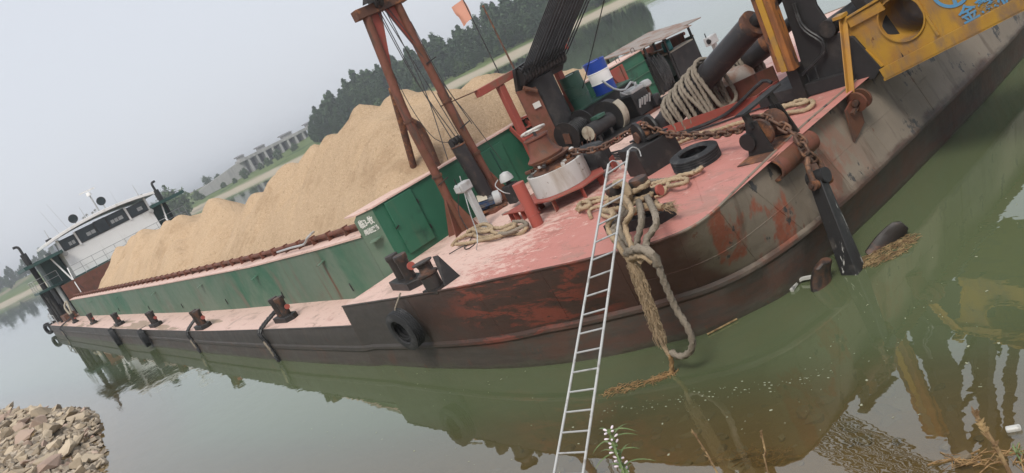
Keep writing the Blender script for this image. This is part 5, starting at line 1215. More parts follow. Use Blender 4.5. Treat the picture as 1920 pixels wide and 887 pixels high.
for dy in (0, 2.0):
    mbp = MB().prism([q + Vector((0, dy, 0)) for q in (T(1478, 192), T(1640, 148), T(1652, 128), T(1600, 70), T(1565, 62), T(1530, 10), T(1510, -60), T(1440, -140), T(1465, 0), T(1488, 70), T(1505, 130))], (0, .06, 0)).build('side_plate', M['blackmatt'], tw, bev=.008)
HT = Vector((-8.3, 13.0, 8.0))
for yy in (12.1, 13.9):
    MB().bar((-7.7, yy, 3.6), (HT.x, 13 + (yy - 13) * .5, HT.z), .28, .3).build('mast_leg', M['blackmatt'], tw, bev=.01)
    MB().bar((-6.3, yy, 1.85), (HT.x + .2, 13 + (yy - 13) * .5, HT.z - .6), .2, .2).build('front_stay', M['blackmatt'], tw)
for k in range(5): MB().bar((-7.75 - .11 * k, 12.2 + .06 * k, 4.2 + .8 * k), (-7.75 - .11 * k, 13.8 - .06 * k, 4.2 + .8 * k), .1, .1).build('cross_brace', M['blackmatt'], tw)
MB().cyl((HT.x, 12.3, HT.z), (HT.x, 13.7, HT.z), .25, n=20).build('head_sheaves', M['black'], tw)
MB().box((-8.0, 13.0, 1.98), (1.7, 2.4, .2)).build('base', M['blackmatt'], tw)
MB().cyl(T(1555, 52) + Vector((0, -.08, 0)), T(1555, 52) + Vector((0, 2.2, 0)), .14, n=20).build('pivot_pin', M['black'], tw)
for k, (off) in enumerate((0, .035)):
    wire_mb([T(1490, 5) + Vector((off, -.06, 0)), T(1505, 45) + Vector((off, -.08, off)), T(1525, 62) + Vector((off, -.1, off)), T(1545, 75) + Vector((off, -.1, off)), T(1548, 95) + Vector((off, -.1, 0)), T(1525, 120) + Vector((off, -.1, 0)), T(1505, 140) + Vector((off, -.1, 0)), T(1490, 165) + Vector((off, -.1, 0)), D(1470, 190, .04)], .022, n=7).build('hose', M['cable'], tw)
for (u, v, u2, v2) in ((1506, 135, 1505, 178), (1530, 120, 1545, 168), (1515, 130, 1520, 155)):
    wire_mb([T(u, v) + Vector((0, -.06, 0)), T((u + u2) / 2 + 6, (v + v2) / 2 + 8) + Vector((0, -.1, 0)), T(u2, v2) + Vector((0, -.08, 0))], .012).build('hose', M['cable'], tw)
# boom
bo_ = thing('yellow_boom', 'yellow plate girder boom with round lightening hole and faded blue lettering', 'boom', (-6.8, 13.0, 2.2))
YB = 12.0
bd = Vector((1, 0, math.tan(R(12.3)))).normalized(); bu = Vector((-bd.z, 0, bd.x))
b0 = PY(1660, 148, YB)                                      # lower heel of the near web
def B(a, h, y=YB): return Vector((b0.x, y, b0.z)) + bd * a + bu * h
LB, HB = 15.0, 1.22
h0 = PY(1690, 35, YB) - b0; hc = Vector((h0.dot(bd), h0.dot(bu))); hr_ = .34
def web(y):
    bm = bmesh.new(); hl = [PY(u, v, YB) for u, v in ((1532, 74), (1640, 121), (1660, 148))]; hu = [PY(u, v, YB) for u, v in ((1655, -4), (1588, 34), (1573, 62))]
    outl = hl + [B(LB, 0), B(LB, HB * .8)] + hu; ov = [bm.verts.new(Vector((q.x, y, q.z))) for q in outl]; NV = 40
    iv = [bm.verts.new(B(hc.x + hr_ * math.cos(2 * math.pi * k / NV), hc.y + hr_ * math.sin(2 * math.pi * k / NV), y)) for k in range(NV)]
    es = [bm.edges.new((ov[i], ov[(i + 1) % len(ov)])) for i in range(len(ov))] + [bm.edges.new((iv[i], iv[(i + 1) % NV])) for i in range(NV)]
    r = bmesh.ops.triangle_fill(bm, edges=es, use_beauty=True)
    ext = bmesh.ops.extrude_face_region(bm, geom=list(bm.faces))
    for g in ext['geom']:
        if isinstance(g, bmesh.types.BMVert): g.co.y += .05
    bmesh.ops.recalc_face_normals(bm, faces=bm.faces)
    mb = MB(); bm.verts.index_update(); mb.v = [v.co.copy() for v in bm.verts]; mb.f = [tuple(v.index for v in f.verts) for f in bm.faces]; bm.free(); return mb
for y in (YB, YB + 1.95): web(y).build('web_plate', M['yellow'], bo_, smooth=30)
MB().lathe([(hr_ - .012, -.03), (hr_ + .012, -.03), (hr_ + .012, 2.03), (hr_ - .012, 2.03)], B(hc.x, hc.y), (0, 1, 0), 44, True).build('hole_tube', M['yellow'], bo_)
MB().bar(B(.02, .09, YB - .04), B(LB, .09, YB - .04), .03, .18, bu).build('lower_flange', M['yellow'], bo_, bev=.006)
MB().bar(B(.0, .0, YB + 1), B(LB, .0, YB + 1), 2.1, .04, bu).build('bottom_plate', M['yellow'], bo_)
MB().bar(PY(1588, 33, YB - .02), B(LB, HB * .82, YB - .02), .12, .03, bu).build('upper_flange', M['yellow'], bo_)
MB().bar(PY(1592, 44, YB - .03), PY(1655, 10, YB - .03), .04, .14, bu).build('heel_doubler', M['yellow'], bo_)
MB().prism([B(-.28, .95, YB - .03), B(-.12, .97, YB - .03), B(.10, .2, YB - .03), B(-.06, .2, YB - .03)], (0, .03, 0)).build('stiffener', M['yellow'], bo_)
MB().prism([B(1.02, .22, YB - .02), B(1.06, .22, YB - .02), B(1.06, HB * .9, YB - .02), B(1.02, HB * .9, YB - .02)], (0, .02, 0)).build('stiffener', M['yellow'], bo_)
MB().prism([B(2.9, .22, YB - .02), B(2.94, .22, YB - .02), B(2.94, HB * .9, YB - .02), B(2.9, HB * .9, YB - .02)], (0, .02, 0)).build('stiffener', M['yellow'], bo_)
for a in (3.5, 6, 8.5, 11, 14): MB().cyl(B(a, .6, YB), B(a, .6, YB + 2), .15, n=16).build('cross_tube', M['yellow'], bo_)
lg = PY(1790, -2, YB) - b0; lc = Vector((lg.dot(bd), lg.dot(bu)))
lt = PY(1808, 31, YB); lettering('金鑫机械', .27, lt + bd * .46 + Vector((0, -.012, 0)), bd, bu, M['blueink'], bo_, sx=.95, off=.02)
em = MB().lathe([(.22, 0), (.265, 0), (.265, .006), (.22, .006)], B(lc.x + .02, lc.y + .15, YB - .006), (0, -1, 0), 36, True); em.box(B(lc.x + .02, lc.y + .12, YB - .009), (.05, .006, .4)); em.build('round_emblem', M['blueink'], bo_, smooth=0)
# prop beside the boom heel and its lug on the hull
pp = thing('yellow_prop', 'slim yellow angle iron prop standing at the deck edge by the boom heel', 'prop', (-6.9, 11.0, 1.9))
pA = PX(1591, 182, -6.95); pB = PX(1576, 34, -7.0)
MB().bar(pA, pB, .09, .015, (1, 0, 0)).build('leg', M['yellow'], pp); MB().bar(pA + Vector((.04, .04, 0)), pB + Vector((.04, .04, 0)), .015, .09, (1, 0, 0)).build('web', M['yellow'], pp)
MB().box(pB + Vector((.0, 0, .03)), (.16, .2, .05)).build('head_plate', M['yellow'], pp)
lug = thing('hull_lug', 'rusty red lug with an eye and pin welded on the bow below the yellow prop', 'lug', (-6.95, 10.9, 1.7))
lp = Vector((-6.93, pA.y + .03, pA.z - .02))
MB().prism([lp + Vector((0, -.38, -.6)), lp + Vector((0, .05, -.45)), lp + Vector((.0, .12, .02)), lp + Vector((0, -.3, -.1))], (.035, 0, 0)).build('pad_plate', M['rustred'], lug)
for dy in (-.06, .1): MB().lathe([(.06, -.02), (.16, -.02), (.16, .02), (.06, .02)], lp + Vector((.1, dy, -.08)), (.1, 1, .1), 20, True).build('eye_plate', M['rustred'], lug)
MB().cyl(lp + Vector((.1, -.14, -.08)), lp + Vector((.1, .2, -.08)), .05, n=12).build('pin', M['rust'], lug)
MB().bar(lp + Vector((.06, -.25, -.2)), lp + Vector((.06, .1, -.12)), .08, .05).build('brace', M['rust'], lug)
# ================================================================== CABLE MAST BEHIND THE STAIRS
cm = thing('cable_mast', 'red goalpost frame around a dark round tank topped by a black sheave block', 'mast', (-15.6, 12.8, 1.6))
XM = -15.6
MB().bar((XM, 11.3, 4.08), (XM, 12.5, 4.1), .2, .18).build('beam', M['redpaint'], cm, bev=.01); MB().bar((XM, 13.6, 4.08), (XM, 14.45, 4.1), .2, .18).build('beam', M['redpaint'], cm, bev=.01)
MB().bar((XM, 12.0, 4.0), (XM, 12.0, 1.55), .16, .18, (0, 1, 0)).build('post', M['redpaint'], cm, bev=.01); MB().bar((XM, 13.85, 4.0), (XM, 13.85, 1.55), .16, .18, (0, 1, 0)).build('post', M['redpaint'], cm, bev=.01)
MB().lathe([(.001, 0), (.5, 0), (.5, 2.2), (.42, 2.25), (.001, 2.25)], (XM + .02, 13.0, 1.56), (0, 0, 1), 32).build('tank', M['blackmatt'], cm)
MB().prism([Vector((XM + .2, 12.2, 1.6)), Vector((XM + .45, 12.62, 1.6)), Vector((XM + .45, 12.62, 3.6)), Vector((XM + .2, 12.2, 3.7))], (-.05, .03, 0)).build('red_panel', M['rustred'], cm)
MB().box((XM + .39, 12.46, 3.2), (.03, .18, .14), Matrix.Rotation(R(-30), 3, 'Z')).build('nameplate', M['pvc'], cm)
sb = MB()
sb.prism([Vector((XM + .1, 12.25, 3.65)), Vector((XM + .1, 13.85, 3.62)), Vector((XM + .45, 13.95, 4.15)), Vector((XM + .35, 13.2, 4.28)), Vector((XM + .3, 12.3, 4.2))], (.12, 0, 0))
sb.build('sheave_guard', M['black'], cm)
MB().cyl((XM + .35, 12.35, 3.95), (XM + .35, 13.85, 3.95), .2, n=20).build('sheave_bank', M['black'], cm)
for k in range(14): MB().lathe([(.001, -.02), (.23, -.02), (.23, .02), (.001, .02)], (XM + .35, 12.4 + k * .108, 3.98), (0, 1, 0), 16).build('sheave', M['cable'], cm)
MB().cyl((XM + .4, 12.3, 3.72), (XM + .5, 12.55, 3.5), .05, n=10).build('hook', M['rust'], cm)
for s_, e_ in (((XM, 11.32, 4.15), (XM - .6, 10.6, 4.2)), ((XM, 14.45, 4.15), (XM - .3, 15.2, 4.6))):
    a = Vector(s_); b = Vector(e_); MB().tube([a, b, b + Vector((.08, .05, 0)), a + Vector((.1, .05, 0))], .012, 5).build('bent_rod', M['rust'], cm)
cab = thing('hoist_cables', 'fan of parallel black steel cables rising from the sheave block out of view', 'cables', (XM + .4, 13.0, 4.0))
for k in range(22):
    a = Vector((XM + .5, 12.36 + k * .068, 4.05)); b = Vector((HT.x - .1, 12.35 + k * .064, HT.z + .2)); MB().cyl(a, b, .017, n=6).build('cable', M['cable'], cab)
for k in range(12):
    a = Vector((XM + .66, 12.45 + k * .12, 3.95)); b = Vector((HT.x - .1, 12.42 + k * .11, HT.z)); MB().cyl(a, b, .016, n=6).build('cable', M['cable'], cab)
for k in range(8): MB().cyl(Vector((HT.x, 12.4 + k * .17, HT.z + .2)), B(LB - .5, HB, 12.1 + k * .25), .016, n=6).build('cable', M['cable'], cab)
wire_mb([PY(1140, -30, 13.6), PY(1110, 95, 13.9), PY(1085, 195, 14.1)], .013).build('single_wire', M['cable'], cab)
# stairs
stx = thing('deck_stairs', 'short red steel stairs leading up beside the dark tank', 'stairs', (-14.9, 12.0, 1.65))
ua = PX(985, 225, -15.75); ub = PX(1062, 292, -14.7); ub.z = deckz(ub.x, ub.y); wv_ = Vector((.15, .42, 0))
for o_ in (Vector((0, 0, 0)), -wv_):
    MB().bar(ua + o_, ub + o_, .03, .14).build('stringer', M['redpaint'], stx)
for k in range(6):
    c = ua.lerp(ub, .12 + k * .155) - wv_ * .5; MB().box(c, (.2, .42, .03), Matrix.Rotation(R(-20), 3, 'Z')).build('tread', M['redpaint'], stx)
MB().bar(PX(978, 222, -15.7), PX(1018, 205, -15.5), .18, .04).build('landing', M['redpaint'], stx)
# ================================================================== DRUM WINCH, ENGINE, DRUMS
w0 = Vector((-14.75, 12.5, 2.24))
dwn = thing('drum_winch', 'dark belt driven winch with flanged wire drum and long motor', 'winch', (-14.7, 13.2, 1.62))
dzw = deckz(-15, 13.7)
f0_ = w0; f1_ = w0 + Vector((-.15, .75, .04))
dr_ = MB().cyl(f0_, f1_, .2, n=22).build('drum', M['cable'], dwn)
for k in range(9): MB().torus(f0_.lerp(f1_, .1 + .09 * k), f1_ - f0_, .205, .03, 22, 6).build('wire_turn', M['cable'], dr_)
for q in (f0_, f1_): MB().lathe([(.001, -.015), (.36, -.015), (.36, .015), (.001, .015)], q, f1_ - f0_, 28).build('flange', M['black'], dr_)
MB().box(f0_ + Vector((.01, -.025, -.05)), (.22, .02, .26), Matrix.Rotation(.2, 3, 'Y')).build('rust_plate', M['rust'], dr_)
m0_ = Vector((-14.35, 12.8, 2.1)); m1_ = Vector((-14.5, 13.75, 2.08))
mt_ = MB().cyl(m0_, m1_, .19, n=24).build('motor', M['blackmatt'], dwn)
MB().lathe([(.001, -.02), (.06, -.03), (.13, -.012), (.18, -.012), (.18, .01)], m0_, m1_ - m0_, 24).build('motor_cap', M['cream'], mt_)
MB().box((m0_ + m1_) / 2 + Vector((0, .1, .22)), (.25, .3, .08)).build('terminal_box', M['drumgreen'], mt_, bev=.01)
for t in (.2, .75): MB().box(m0_.lerp(m1_, t) - Vector((0, 0, .24)), (.3, .08, .16)).build('motor_foot', M['black'], mt_)
gc = Vector((-14.75, 14.05, 2.08)); MB().lathe([(.46, -.1), (.48, -.1), (.48, .14), (.46, .14)], gc, (-.12, 1, 0), 24, True, R(0), R(179)).build('belt_guard', M['cream'], dwn)
gd = MB().lathe([(.001, -.1), (.44, -.1), (.44, .1), (.001, .1)], gc, (-.12, 1, 0), 24).build('flywheel', M['blackmatt'], dwn)
MB().prism([Vector((-15.2, 12.1, dzw)), Vector((-14.05, 12.15, dzw)), Vector((-14.1, 14.7, dzw)), Vector((-15.3, 14.65, dzw))], (0, 0, .12)).build('skid', M['black'], dwn, bev=.01)
for y in (12.4, 13.2, 14.0): MB().box((-13.99, y, dzw + .05), (.12, .3, .14)).build('skid_foot', M['redpaint'], dwn)
for q in (f0_, f1_): MB().prism([q + Vector((-.3, .06, -.5)), q + Vector((.3, .06, -.5)), q + Vector((.07, .06, .05)), q + Vector((-.07, .06, .05))], (0, .04, 0)).build('bearing_stand', M['black'], dwn)
en = thing('diesel_engine', 'black diesel engine with pale air cleaners beside the winch', 'engine', (-14.7, 15.2, 1.6))
EN0 = len(bpy.data.objects)
MB().box((-15.0, 15.55, 1.98), (.55, .6, .62)).build('block', M['black'], en, bev=.04); MB().box((-14.95, 15.55, 2.34), (.42, .5, .12)).build('rocker_cover', M['grey'], en, bev=.03)
MB().lathe([(.001, .16), (.12, .14), (.16, .06), (.16, .0), (.1, -.04), (.001, -.04)], (-14.9, 16.05, 2.26), (0, 0, 1), 20).build('air_cleaner', M['grey'], en)
MB().cyl((-14.9, 16.05, 1.95), (-14.9, 16.05, 2.24), .06, n=10).build('intake_pipe', M['rust'], en)
MB().box((-14.75, 15.95, 1.85), (.3, .25, .3)).build('pump', M['steel'], en, bev=.03); MB().cyl((-14.6, 16.0, 1.75), (-14.5, 16.3, 1.75), .1, n=12).build('starter', M['black'], en)
for k in range(5): MB().cyl((-14.72, 15.35 + .1 * k, 1.9 + .04 * (k % 2)), (-14.66, 15.4 + .1 * k, 2.1), .03, n=8).build('injector', M['galv'], en)
MB().prism([Vector((-15.4, 15.2, 1.5)), Vector((-14.6, 15.2, 1.5)), Vector((-14.6, 16.3, 1.5)), Vector((-15.4, 16.3, 1.5))], (0, 0, .18)).build('bearers', M['rustred'], en)
wire_mb([(-15.3, 15.1, 2.9), (-15.1, 15.15, 2.6), (-14.95, 15.35, 2.45), (-14.9, 15.6, 2.55), (-14.9, 15.75, 2.4)], .03, n=8).build('hose', M['galv'], en)
wire_mb([(-15.0, 15.2, 2.45), (-14.9, 15.3, 2.32), (-14.8, 15.5, 2.38), (-14.8, 15.65, 2.5)], .022, n=7).build('hose', M['galv'], en)
for o_ in en.children: o_.location += Vector((.25, -.5, .02))
rk = thing('drum_stand', 'low dark steel stand that carries the oil drums behind the winch', 'stand', (-15.6, 14.7, 1.6))
MB().box((-15.62, 14.75, 2.05), (.7, 2.1, .92)).build('body', M['blackmatt'], rk, bev=.01)
MB().box((-15.62, 14.75, 2.525), (.78, 2.2, .035)).build('top_plate', M['drumgreen'], rk)
def oil_drum(c, mats, label, tilt=(0, 0)):
    t = thing('oil_drum', label, 'drum', tuple(c), None); ax = Vector((tilt[0], tilt[1], 1)).normalized()
    r_ = .29; zs = [0, .295, .585, .88]
    for k in range(3):
        MB().lathe([(r_, zs[k] + .012), (r_, zs[k + 1] - .012)] , c, ax, 36).build('shell_band', M[mats[k]], t)
    for z in (.295, .585): MB().torus(Vector(c) + ax * z, ax, r_ - .003, .014, 36, 8).build('rolling_hoop', M[mats[1]], t)
    for z in (.012, .868): MB().torus(Vector(c) + ax * z, ax, r_ - .004, .014, 36, 8).build('chime', M[mats[0]], t)
    MB().lathe([(.001, 0), (r_ - .005, 0)], Vector(c) + ax * .86, ax, 36).build('lid', M[mats[2]], t); MB().cyl(Vector(c) + ax * .86 + Vector((.12, .1, 0)), Vector(c) + ax * .89 + Vector((.12, .1, 0)), .03, n=10).build('bung', M['steel'], t)
    return t
gdm = oil_drum((-15.5, 14.05, 2.545), ('drumgreen',) * 3, 'dark green oil drum with a dented top on the stand behind the winch', (0, -.02))
sh_ = MB(); rows = []
for i in range(10):
    a = -1.2 + 2.6 * i / 9; rows.append([Vector((-15.5 + (.31 + .02 * math.sin(i * 2)) * math.cos(a), 14.05 + .31 * math.sin(a), 3.43 - h)) for h in (0, .12 + .03 * math.sin(i * 1.7), .25 + .05 * math.sin(i * 2.3))])
oil_drum((-15.5, 15.02, 2.545), ('bluepaint', 'white', 'bluepaint'), 'blue and white banded oil drum next to the green drum')
# ================================================================== PORT CABIN
pc = thing('port_shelter', 'open machine shelter with sloping sheet roof and dark front panel at the port side', 'shelter', (-16.0, 18.6, 1.6))
def Q(u, v, x=-15.9): return PX(u, v, x)
y0, y1 = 17.42, 19.5
MB().prism([Vector((-15.85, y0 - .15, 3.0)), Vector((-15.55, y1 + .25, 2.95)), Vector((-17.6, y1 + .25, 3.12)), Vector((-17.6, y0 - .15, 3.12))], (0, 0, .03)).build('roof', M['sheet'], pc)
MB().prism([Vector((-15.5, y0 + .3, 2.98)), Vector((-15.3, y0 + 1.5, 2.93)), Vector((-16.2, y0 + 1.5, 3.05)), Vector((-16.2, y0 + .2, 3.07))], (0, 0, .025)).build('awning', M['sheet'], pc)
for y in (y0, 18.3, y1): MB().bar((-15.92, y, 1.5), (-15.92, y, 3.0), .05, .06, (0, 1, 0)).build('post', M['blackmatt'], pc)
for x in (-17.4,):
    for y in (y0, y1): MB().bar((x, y, .95), (x, y, 3.1), .05, .06, (0, 1, 0)).build('post', M['blackmatt'], pc)
MB().box((-15.9, 18.92, 2.0), (.04, 1.14, .95)).build('front_panel', M['blackmatt'], pc); MB().box((-16.1, 18.92, 2.49), (.4, 1.16, .04)).build('bench', M['cream'], pc)
MB().box((-16.7, 17.85, 1.95), (1.2, .75, .95)).build('machine_block', M['black'], pc, bev=.04); MB().box((-16.6, 17.8, 2.5), (.6, .45, .35)).build('machine_top', M['steel'], pc, bev=.04)
MB().box((-16.15, 18.6, 2.66), (.25, .22, .3)).build('fuel_can', M['teal'], pc, bev=.05); MB().box((-16.35, 18.85, 2.66), (.22, .22, .32)).build('fuel_can', M['teal'], pc, bev=.05)
MB().cyl((-16.35, 18.85, 2.82), (-16.35, 18.85, 2.86), .05, n=10).build('can_cap', M['black'], pc)
MB().box((-17.55, 18.45, 1.85), (.05, 2.0, 1.3)).build('back_panel', M['blackmatt'], pc)
MB().box((-16.9, 18.75, 2.15), (.5, .7, .9)).build('generator', M['drumgreen'], pc, bev=.03)
MB().cyl((-16.3, 17.75, 1.6), (-16.3, 18.15, 1.75), .22, n=18).build('pump', M['steel'], pc)
for k in range(7): wire_mb([(-15.86, 17.2 + .25 + .07 * k, 2.6 + .05 * (k % 3)), (-15.78, 17.47 + .07 * k, 2.1), (-15.78, 17.5 + .06 * k, 1.72 + .08 * (k % 2)), (-15.8, 17.58 + .06 * k, 2.2), (-15.86, 17.62 + .05 * k, 2.55)], .02, n=6).build('hung_cable', M['cable'], pc)
for y in (16.4, 17.1): MB().tube(catmull([(-16.1, y, 3.0), (-16.1, y, 3.12), (-16.1, y + .12, 3.13), (-16.1, y + .13, 3.0)], .03), .01, 5).build('lifting_eye', M['steel'], pc)
wp = PX(1345, 98, -14.2); wc = thing('port_control_box', 'small white control box on a post at the port rail behind the ram', 'control box', (wp.x, wp.y, 1.6))
MB().bar((wp.x, wp.y, 1.55), (wp.x, wp.y, wp.z + .25), .12, .1, (0, 1, 0)).build('post', M['grey'], wc); MB().box((wp.x, wp.y - .05, wp.z + .38), (.22, .34, .24)).build('control_box', M['grey'], wc, bev=.02)
MB().cyl((wp.x + .05, wp.y - .24, wp.z + .38), (wp.x + .05, wp.y - .2, wp.z + .38), .07, n=12).build('dial', M['black'], wc); MB().cyl((wp.x, wp.y - .2, wp.z + .48), (wp.x, wp.y - .2, wp.z + .62), .015, n=6).build('lever', M['black'], wc)
# flag and poles on the port coaming
fp0 = Vector((-23.3, 20.05, 2.3)); ftop = PY(866, -5, 20.0)
fg = thing('flag', 'faded red flag on a thin pole behind the sand heap', 'flag', tuple(fp0))
MB().tube([Vector((ftop.x, 20.05, 2.3)), ftop], [.03, .018], 8).build('pole', M['steel'], fg)
rows = []
for i in range(9):
    s_ = i / 8; t0 = ftop + (PY(876, 25, 20.0) - ftop) * 0 - Vector((0, 0, .05)); rows.append([t0 + Vector((-.62 * s_ * .75 + .0 * j, -.25 * s_ + .07 * math.sin(5 * s_ + j * .5), -.82 * j / 6 - .10 * s_ - .10 * s_ * math.sin(j * 1.1))) for j in range(7)])
MB().grid(rows).build('cloth', M['flag'], fg)
a = PY(906, 12, 20.0); b = Vector((a.x + .05, 20.05, 2.3)); rpole = thing('rusty_pole', 'bare rusty pole standing beside the flag on the far coaming', 'pole', tuple(b))
MB().tube([b, a], [.045, .03], 8).build('shaft', M['rust'], rpole); MB().lathe([(.001, -.05), (.05, -.03), (.05, .03), (.001, .05)], a, (0, 0, 1), 8).build('finial', M['rust'], rpole)
# ================================================================== WATER EDGE LITTER
rd = random.Random(21)
def straw_mat(name, label, cx, cy, rx, ry, n, mat, ang=0, z=.012, L0=.15, L1=.5):
    mb = MB()
    for k in range(n):
        a = rd.random() * 6.3; q = math.sqrt(rd.random()); x = q * rx * math.cos(a); y = q * ry * math.sin(a); th = ang + rd.gauss(0, .8); L = rd.uniform(L0, L1)
        X = cx + x * math.cos(ang) - y * math.sin(ang); Y = cy + x * math.sin(ang) + y * math.cos(ang); e = Vector((math.cos(th), math.sin(th), 0)) * L / 2; c = Vector((X, Y, z + rd.random() * .012))
        mb.tube([c - e, c + Vector((rd.gauss(0, .02), rd.gauss(0, .02), rd.uniform(-.01, .02))), c + e], rd.uniform(.002, .006), 4, cap=False)
    o = mb.build(name, mat); stuff(o); return tag(o, label, 'debris')
p = PZ(1665, 472); straw_mat('floating_straw', 'raft of floating brown straw behind the anchor at the bow', p.x, p.y, .50, .26, 300, M['straw'], R(62), .006, .05, .2)
p = PZ(1175, 728); straw_mat('floating_reed', 'clump of floating dead reed in the water by the ladder', p.x, p.y, .38, .10, 70, M['reed'], R(30), .004, .06, .2)
p = PZ(1240, 708); straw_mat('floating_weed', 'dark tangle of wet weed under the hanging rope end', p.x, p.y, .22, .08, 50, M['reed'], R(40), .006, .08, .25)
p = PZ(1420, 845, -.03); straw_mat('drift_litter', 'dry stalks and roots washed up in the shallows at the shore', p.x, p.y - .1, .5, .14, 80, M['reed'], R(14), -.03, .06, .25)
p = PZ(1860, 862); straw_mat('drift_litter', 'grey roots and stalks on the muddy edge by the grass tuft', p.x, p.y, .4, .12, 50, M['reed'], R(20), .0, .08, .3)
bp = thing('floating_cane', 'pale dry cane floating along the waterline of the bow', 'cane', tuple(PZ(1350, 617))); MB().cyl(PZ(1326, 627, .02), PZ(1382, 598, .02), .014, n=8).build('cane', M['straw'], bp)
bp = thing('plastic_gutter', 'broken white plastic strip floating beside the anchor', 'litter', tuple(PZ(1505, 530)))
MB().tube(catmull([PZ(1484, 545, .02), PZ(1497, 526, .05), PZ(1512, 521, .07), PZ(1530, 518, .06)], .05), .03, 4).build('strip', M['pvc'], bp)
bp = thing('foam_scrap', 'white scrap of foam on the water near the grass tuft', 'litter', tuple(PZ(1900, 804))); MB().box(PZ(1900, 804, .015), (.12, .06, .05), Matrix.Rotation(.5, 3, 'Z')).build('scrap', M['pvc'], bp, bev=.015)
sp = MB()
for k in range(220):
    if k < 140:
        x = rd.uniform(-16, -3.2); y = 6.9 - rd.random() ** .8 * 3.2 + max(0, x + 7) * .9
    else:
        x = rd.uniform(-6, -2.5); y = rd.uniform(5.8, 11)
    if y < float(shore(x)) + .1: continue
    q = rd.choice([.005, .006, .008, .011, .018]); a = rd.random() * 6.3; c = Vector((x, y, .004)); e = Vector((math.cos(a), math.sin(a), 0)) * q; f = Vector((-e.y, e.x, 0)) * rd.uniform(.3, .8)
    sp.add([c - e - f, c + e - f * .6, c + e * .8 + f, c - e + f], [(0, 1, 2, 3)])
for k in range(120):
    t = rd.random(); a = PZ(1110, 775).lerp(PZ(1560, 705), t); c = Vector((a.x + rd.gauss(0, .12), a.y + rd.gauss(0, .1), .004)); q = rd.choice([.005, .006, .008, .014]); sp.add([c + Vector((-q, -q * .6, 0)), c + Vector((q, -q * .5, 0)), c + Vector((q * .8, q * .6, 0)), c + Vector((-q * .9, q * .5, 0))], [(0, 1, 2, 3)])
o = sp.build('floating_specks', M['speck'], smooth=0); stuff(o); tag(o, 'pale seed fluff and scum specks drifting on the green water', 'scum')
# ================================================================== PLANTS IN THE FOREGROUND
def leaf(mb, base, d, L, w_, droop):
    d = Vector(d).normalized(); side = d.cross(Vector((0, 0, 1))).normalized(); rows = []
    for i in range(7):
        t = i / 6; c = base + d * L * t - Vector((0, 0, droop * L * t * t)); ww = w_ * (math.sin(math.pi * min(1, t * .93 + .07)) ** .8) * (1 - .2 * t)
        rows.append([c - side * ww, c + Vector((0, 0, -ww * .3)), c + side * ww])
    mb.grid(rows)
def axis_point(u, v, dist): d = ray(u, v); d = d / np.linalg.norm(d); return Vector((d[0] * dist, d[1] * dist, CAMZ + d[2] * dist))
pt = axis_point(1141, 805, 5.2); pm = axis_point(1172, 890, 5.25); pd = (pm - pt).normalized(); g = pm.copy()
while g.z > near_ground(g.x, g.y): g = g + (pd * .6 + Vector((0, 0, -.8))).normalized() * .05
fw_ = thing('flowering_herb', 'tall green herb with narrow leaves and pale pink flower whorls beside the ladder foot', 'plant', tuple(g))
MB().tube(catmull([g, g.lerp(pm, .5) + Vector((.02, 0, 0)), pm, pt], .05), .009, 7).build('stem', M['leaf'], fw_)
rl = random.Random(4); wl_ = pt - pm
for k in range(9):
    c = pt - wl_ * (.06 + k * .15); c_ = MB()
    for j in range(14):
        a = rl.random() * 6.3; e = Vector((math.cos(a), math.sin(a), rl.uniform(-.3, .5))) * .014; c_.lathe([(.001, -.008), (.007, -.004), (.006, .006), (.001, .008)], c + e, e, 6)
    c_.build('calyx_whorl', M['leaf'], fw_)
    for j in range(4 if k < 2 else 3):
        a = j * 1.6 + k * .8; e = Vector((math.cos(a), math.sin(a), .35)); b_ = MB(); b_.lathe([(.001, 0), (.005, .004), (.0075, .016), (.006, .026), (.001, .03)], c + e * .018, e, 8); b_.build('flower', M['petal'], fw_)
    lm = MB()
    for j in range(3 if k % 2 else 2):
        a = k * 1.3 + j * 2.6 + .4; leaf(lm, c, (math.cos(a), math.sin(a), .45), rl.uniform(.14, .26), .008, .55)
    lm.build('leaf_pair', M['leaf'], fw_, fix=False)
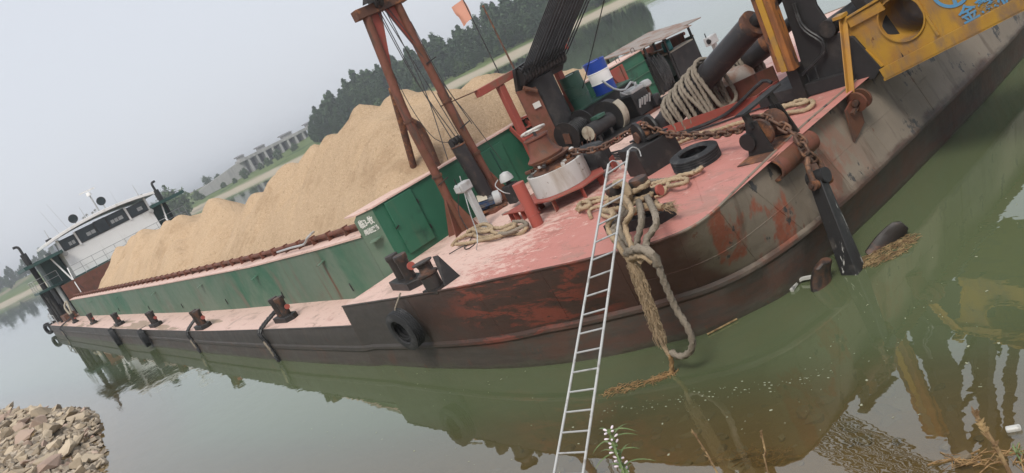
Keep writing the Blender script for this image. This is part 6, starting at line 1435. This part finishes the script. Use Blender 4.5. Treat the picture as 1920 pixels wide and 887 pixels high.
def stalk(u0, v0, u1, v1, dist, r_, label):
    t = axis_point(u0, v0, dist); m = axis_point(u1, v1, dist + .05); d = (m - t).normalized(); g = m.copy()
    while g.z > near_ground(g.x, g.y): g = g + (d * .7 + Vector((0, 0, -.7))).normalized() * .05
    o = thing('dry_stalk', label, 'dry stalk', tuple(g)); MB().tube(catmull([g, m, m.lerp(t, .5) + Vector((.004, .004, 0)), t], .04), r_, 7).build('stem', M['straw'], o)
    s_ = MB()
    for k in range(26):
        c = t.lerp(m, rl.random() ** 1.3 * .9); a = rl.random() * 6.3; e = Vector((math.cos(a) * .6, math.sin(a) * .6, .8)).normalized() * r_ * rl.uniform(2.2, 4.5); s_.tube([c, c + e * .6, c + e], [r_ * .8, r_ * .6, r_ * .15], 5)
    stuff(s_.build('seed_head', M['straw'], o))
stalk(1298, 808, 1345, 887, 5.3, .006, 'thin pale dry stalk leaning between the flowering herb and the washed up litter')
stalk(1427, 810, 1440, 887, 5.2, .0055, 'short upright dry grass stalk in front of the washed up litter')
stalk(1824, 770, 1890, 880, 4.9, .011, 'thick broken dry reed stalk leaning over the muddy edge')
gp = PZ(1905, 850, .03); gt = thing('grass_tuft', 'small bright green grass tuft on the muddy edge', 'grass', tuple(gp)); gm = MB()
for k in range(12): a = rl.random() * 6.3; leaf(gm, gp, (math.cos(a), math.sin(a), rl.uniform(.5, 1.6)), rl.uniform(.1, .2), .006, .6)
gm.build('blades', M['leaf'], gt, fix=False)
# ================================================================== HAZE
hz = MB().box((-700, 700, 10.3), (4700, 4700, 28.6)); hm, ht = new_mat('thin_haze'); hn = NT(ht)
pv = hn.node('ShaderNodeVolumePrincipled'); pv.inputs['Color'].default_value = (.94, .97, 1.0, 1); pv.inputs['Density'].default_value = .00085; pv.inputs['Anisotropy'].default_value = .4
ho_ = hn.node('ShaderNodeOutputMaterial'); hn.link(pv.outputs[0], ho_.inputs['Volume'])
hzo = hz.build('haze', hm, smooth=0); stuff(hzo); tag(hzo, 'thin pale blue haze lying over the river and far bank', 'haze')
for o in list(bpy.data.objects):
    if '_o' in o: del o['_o']
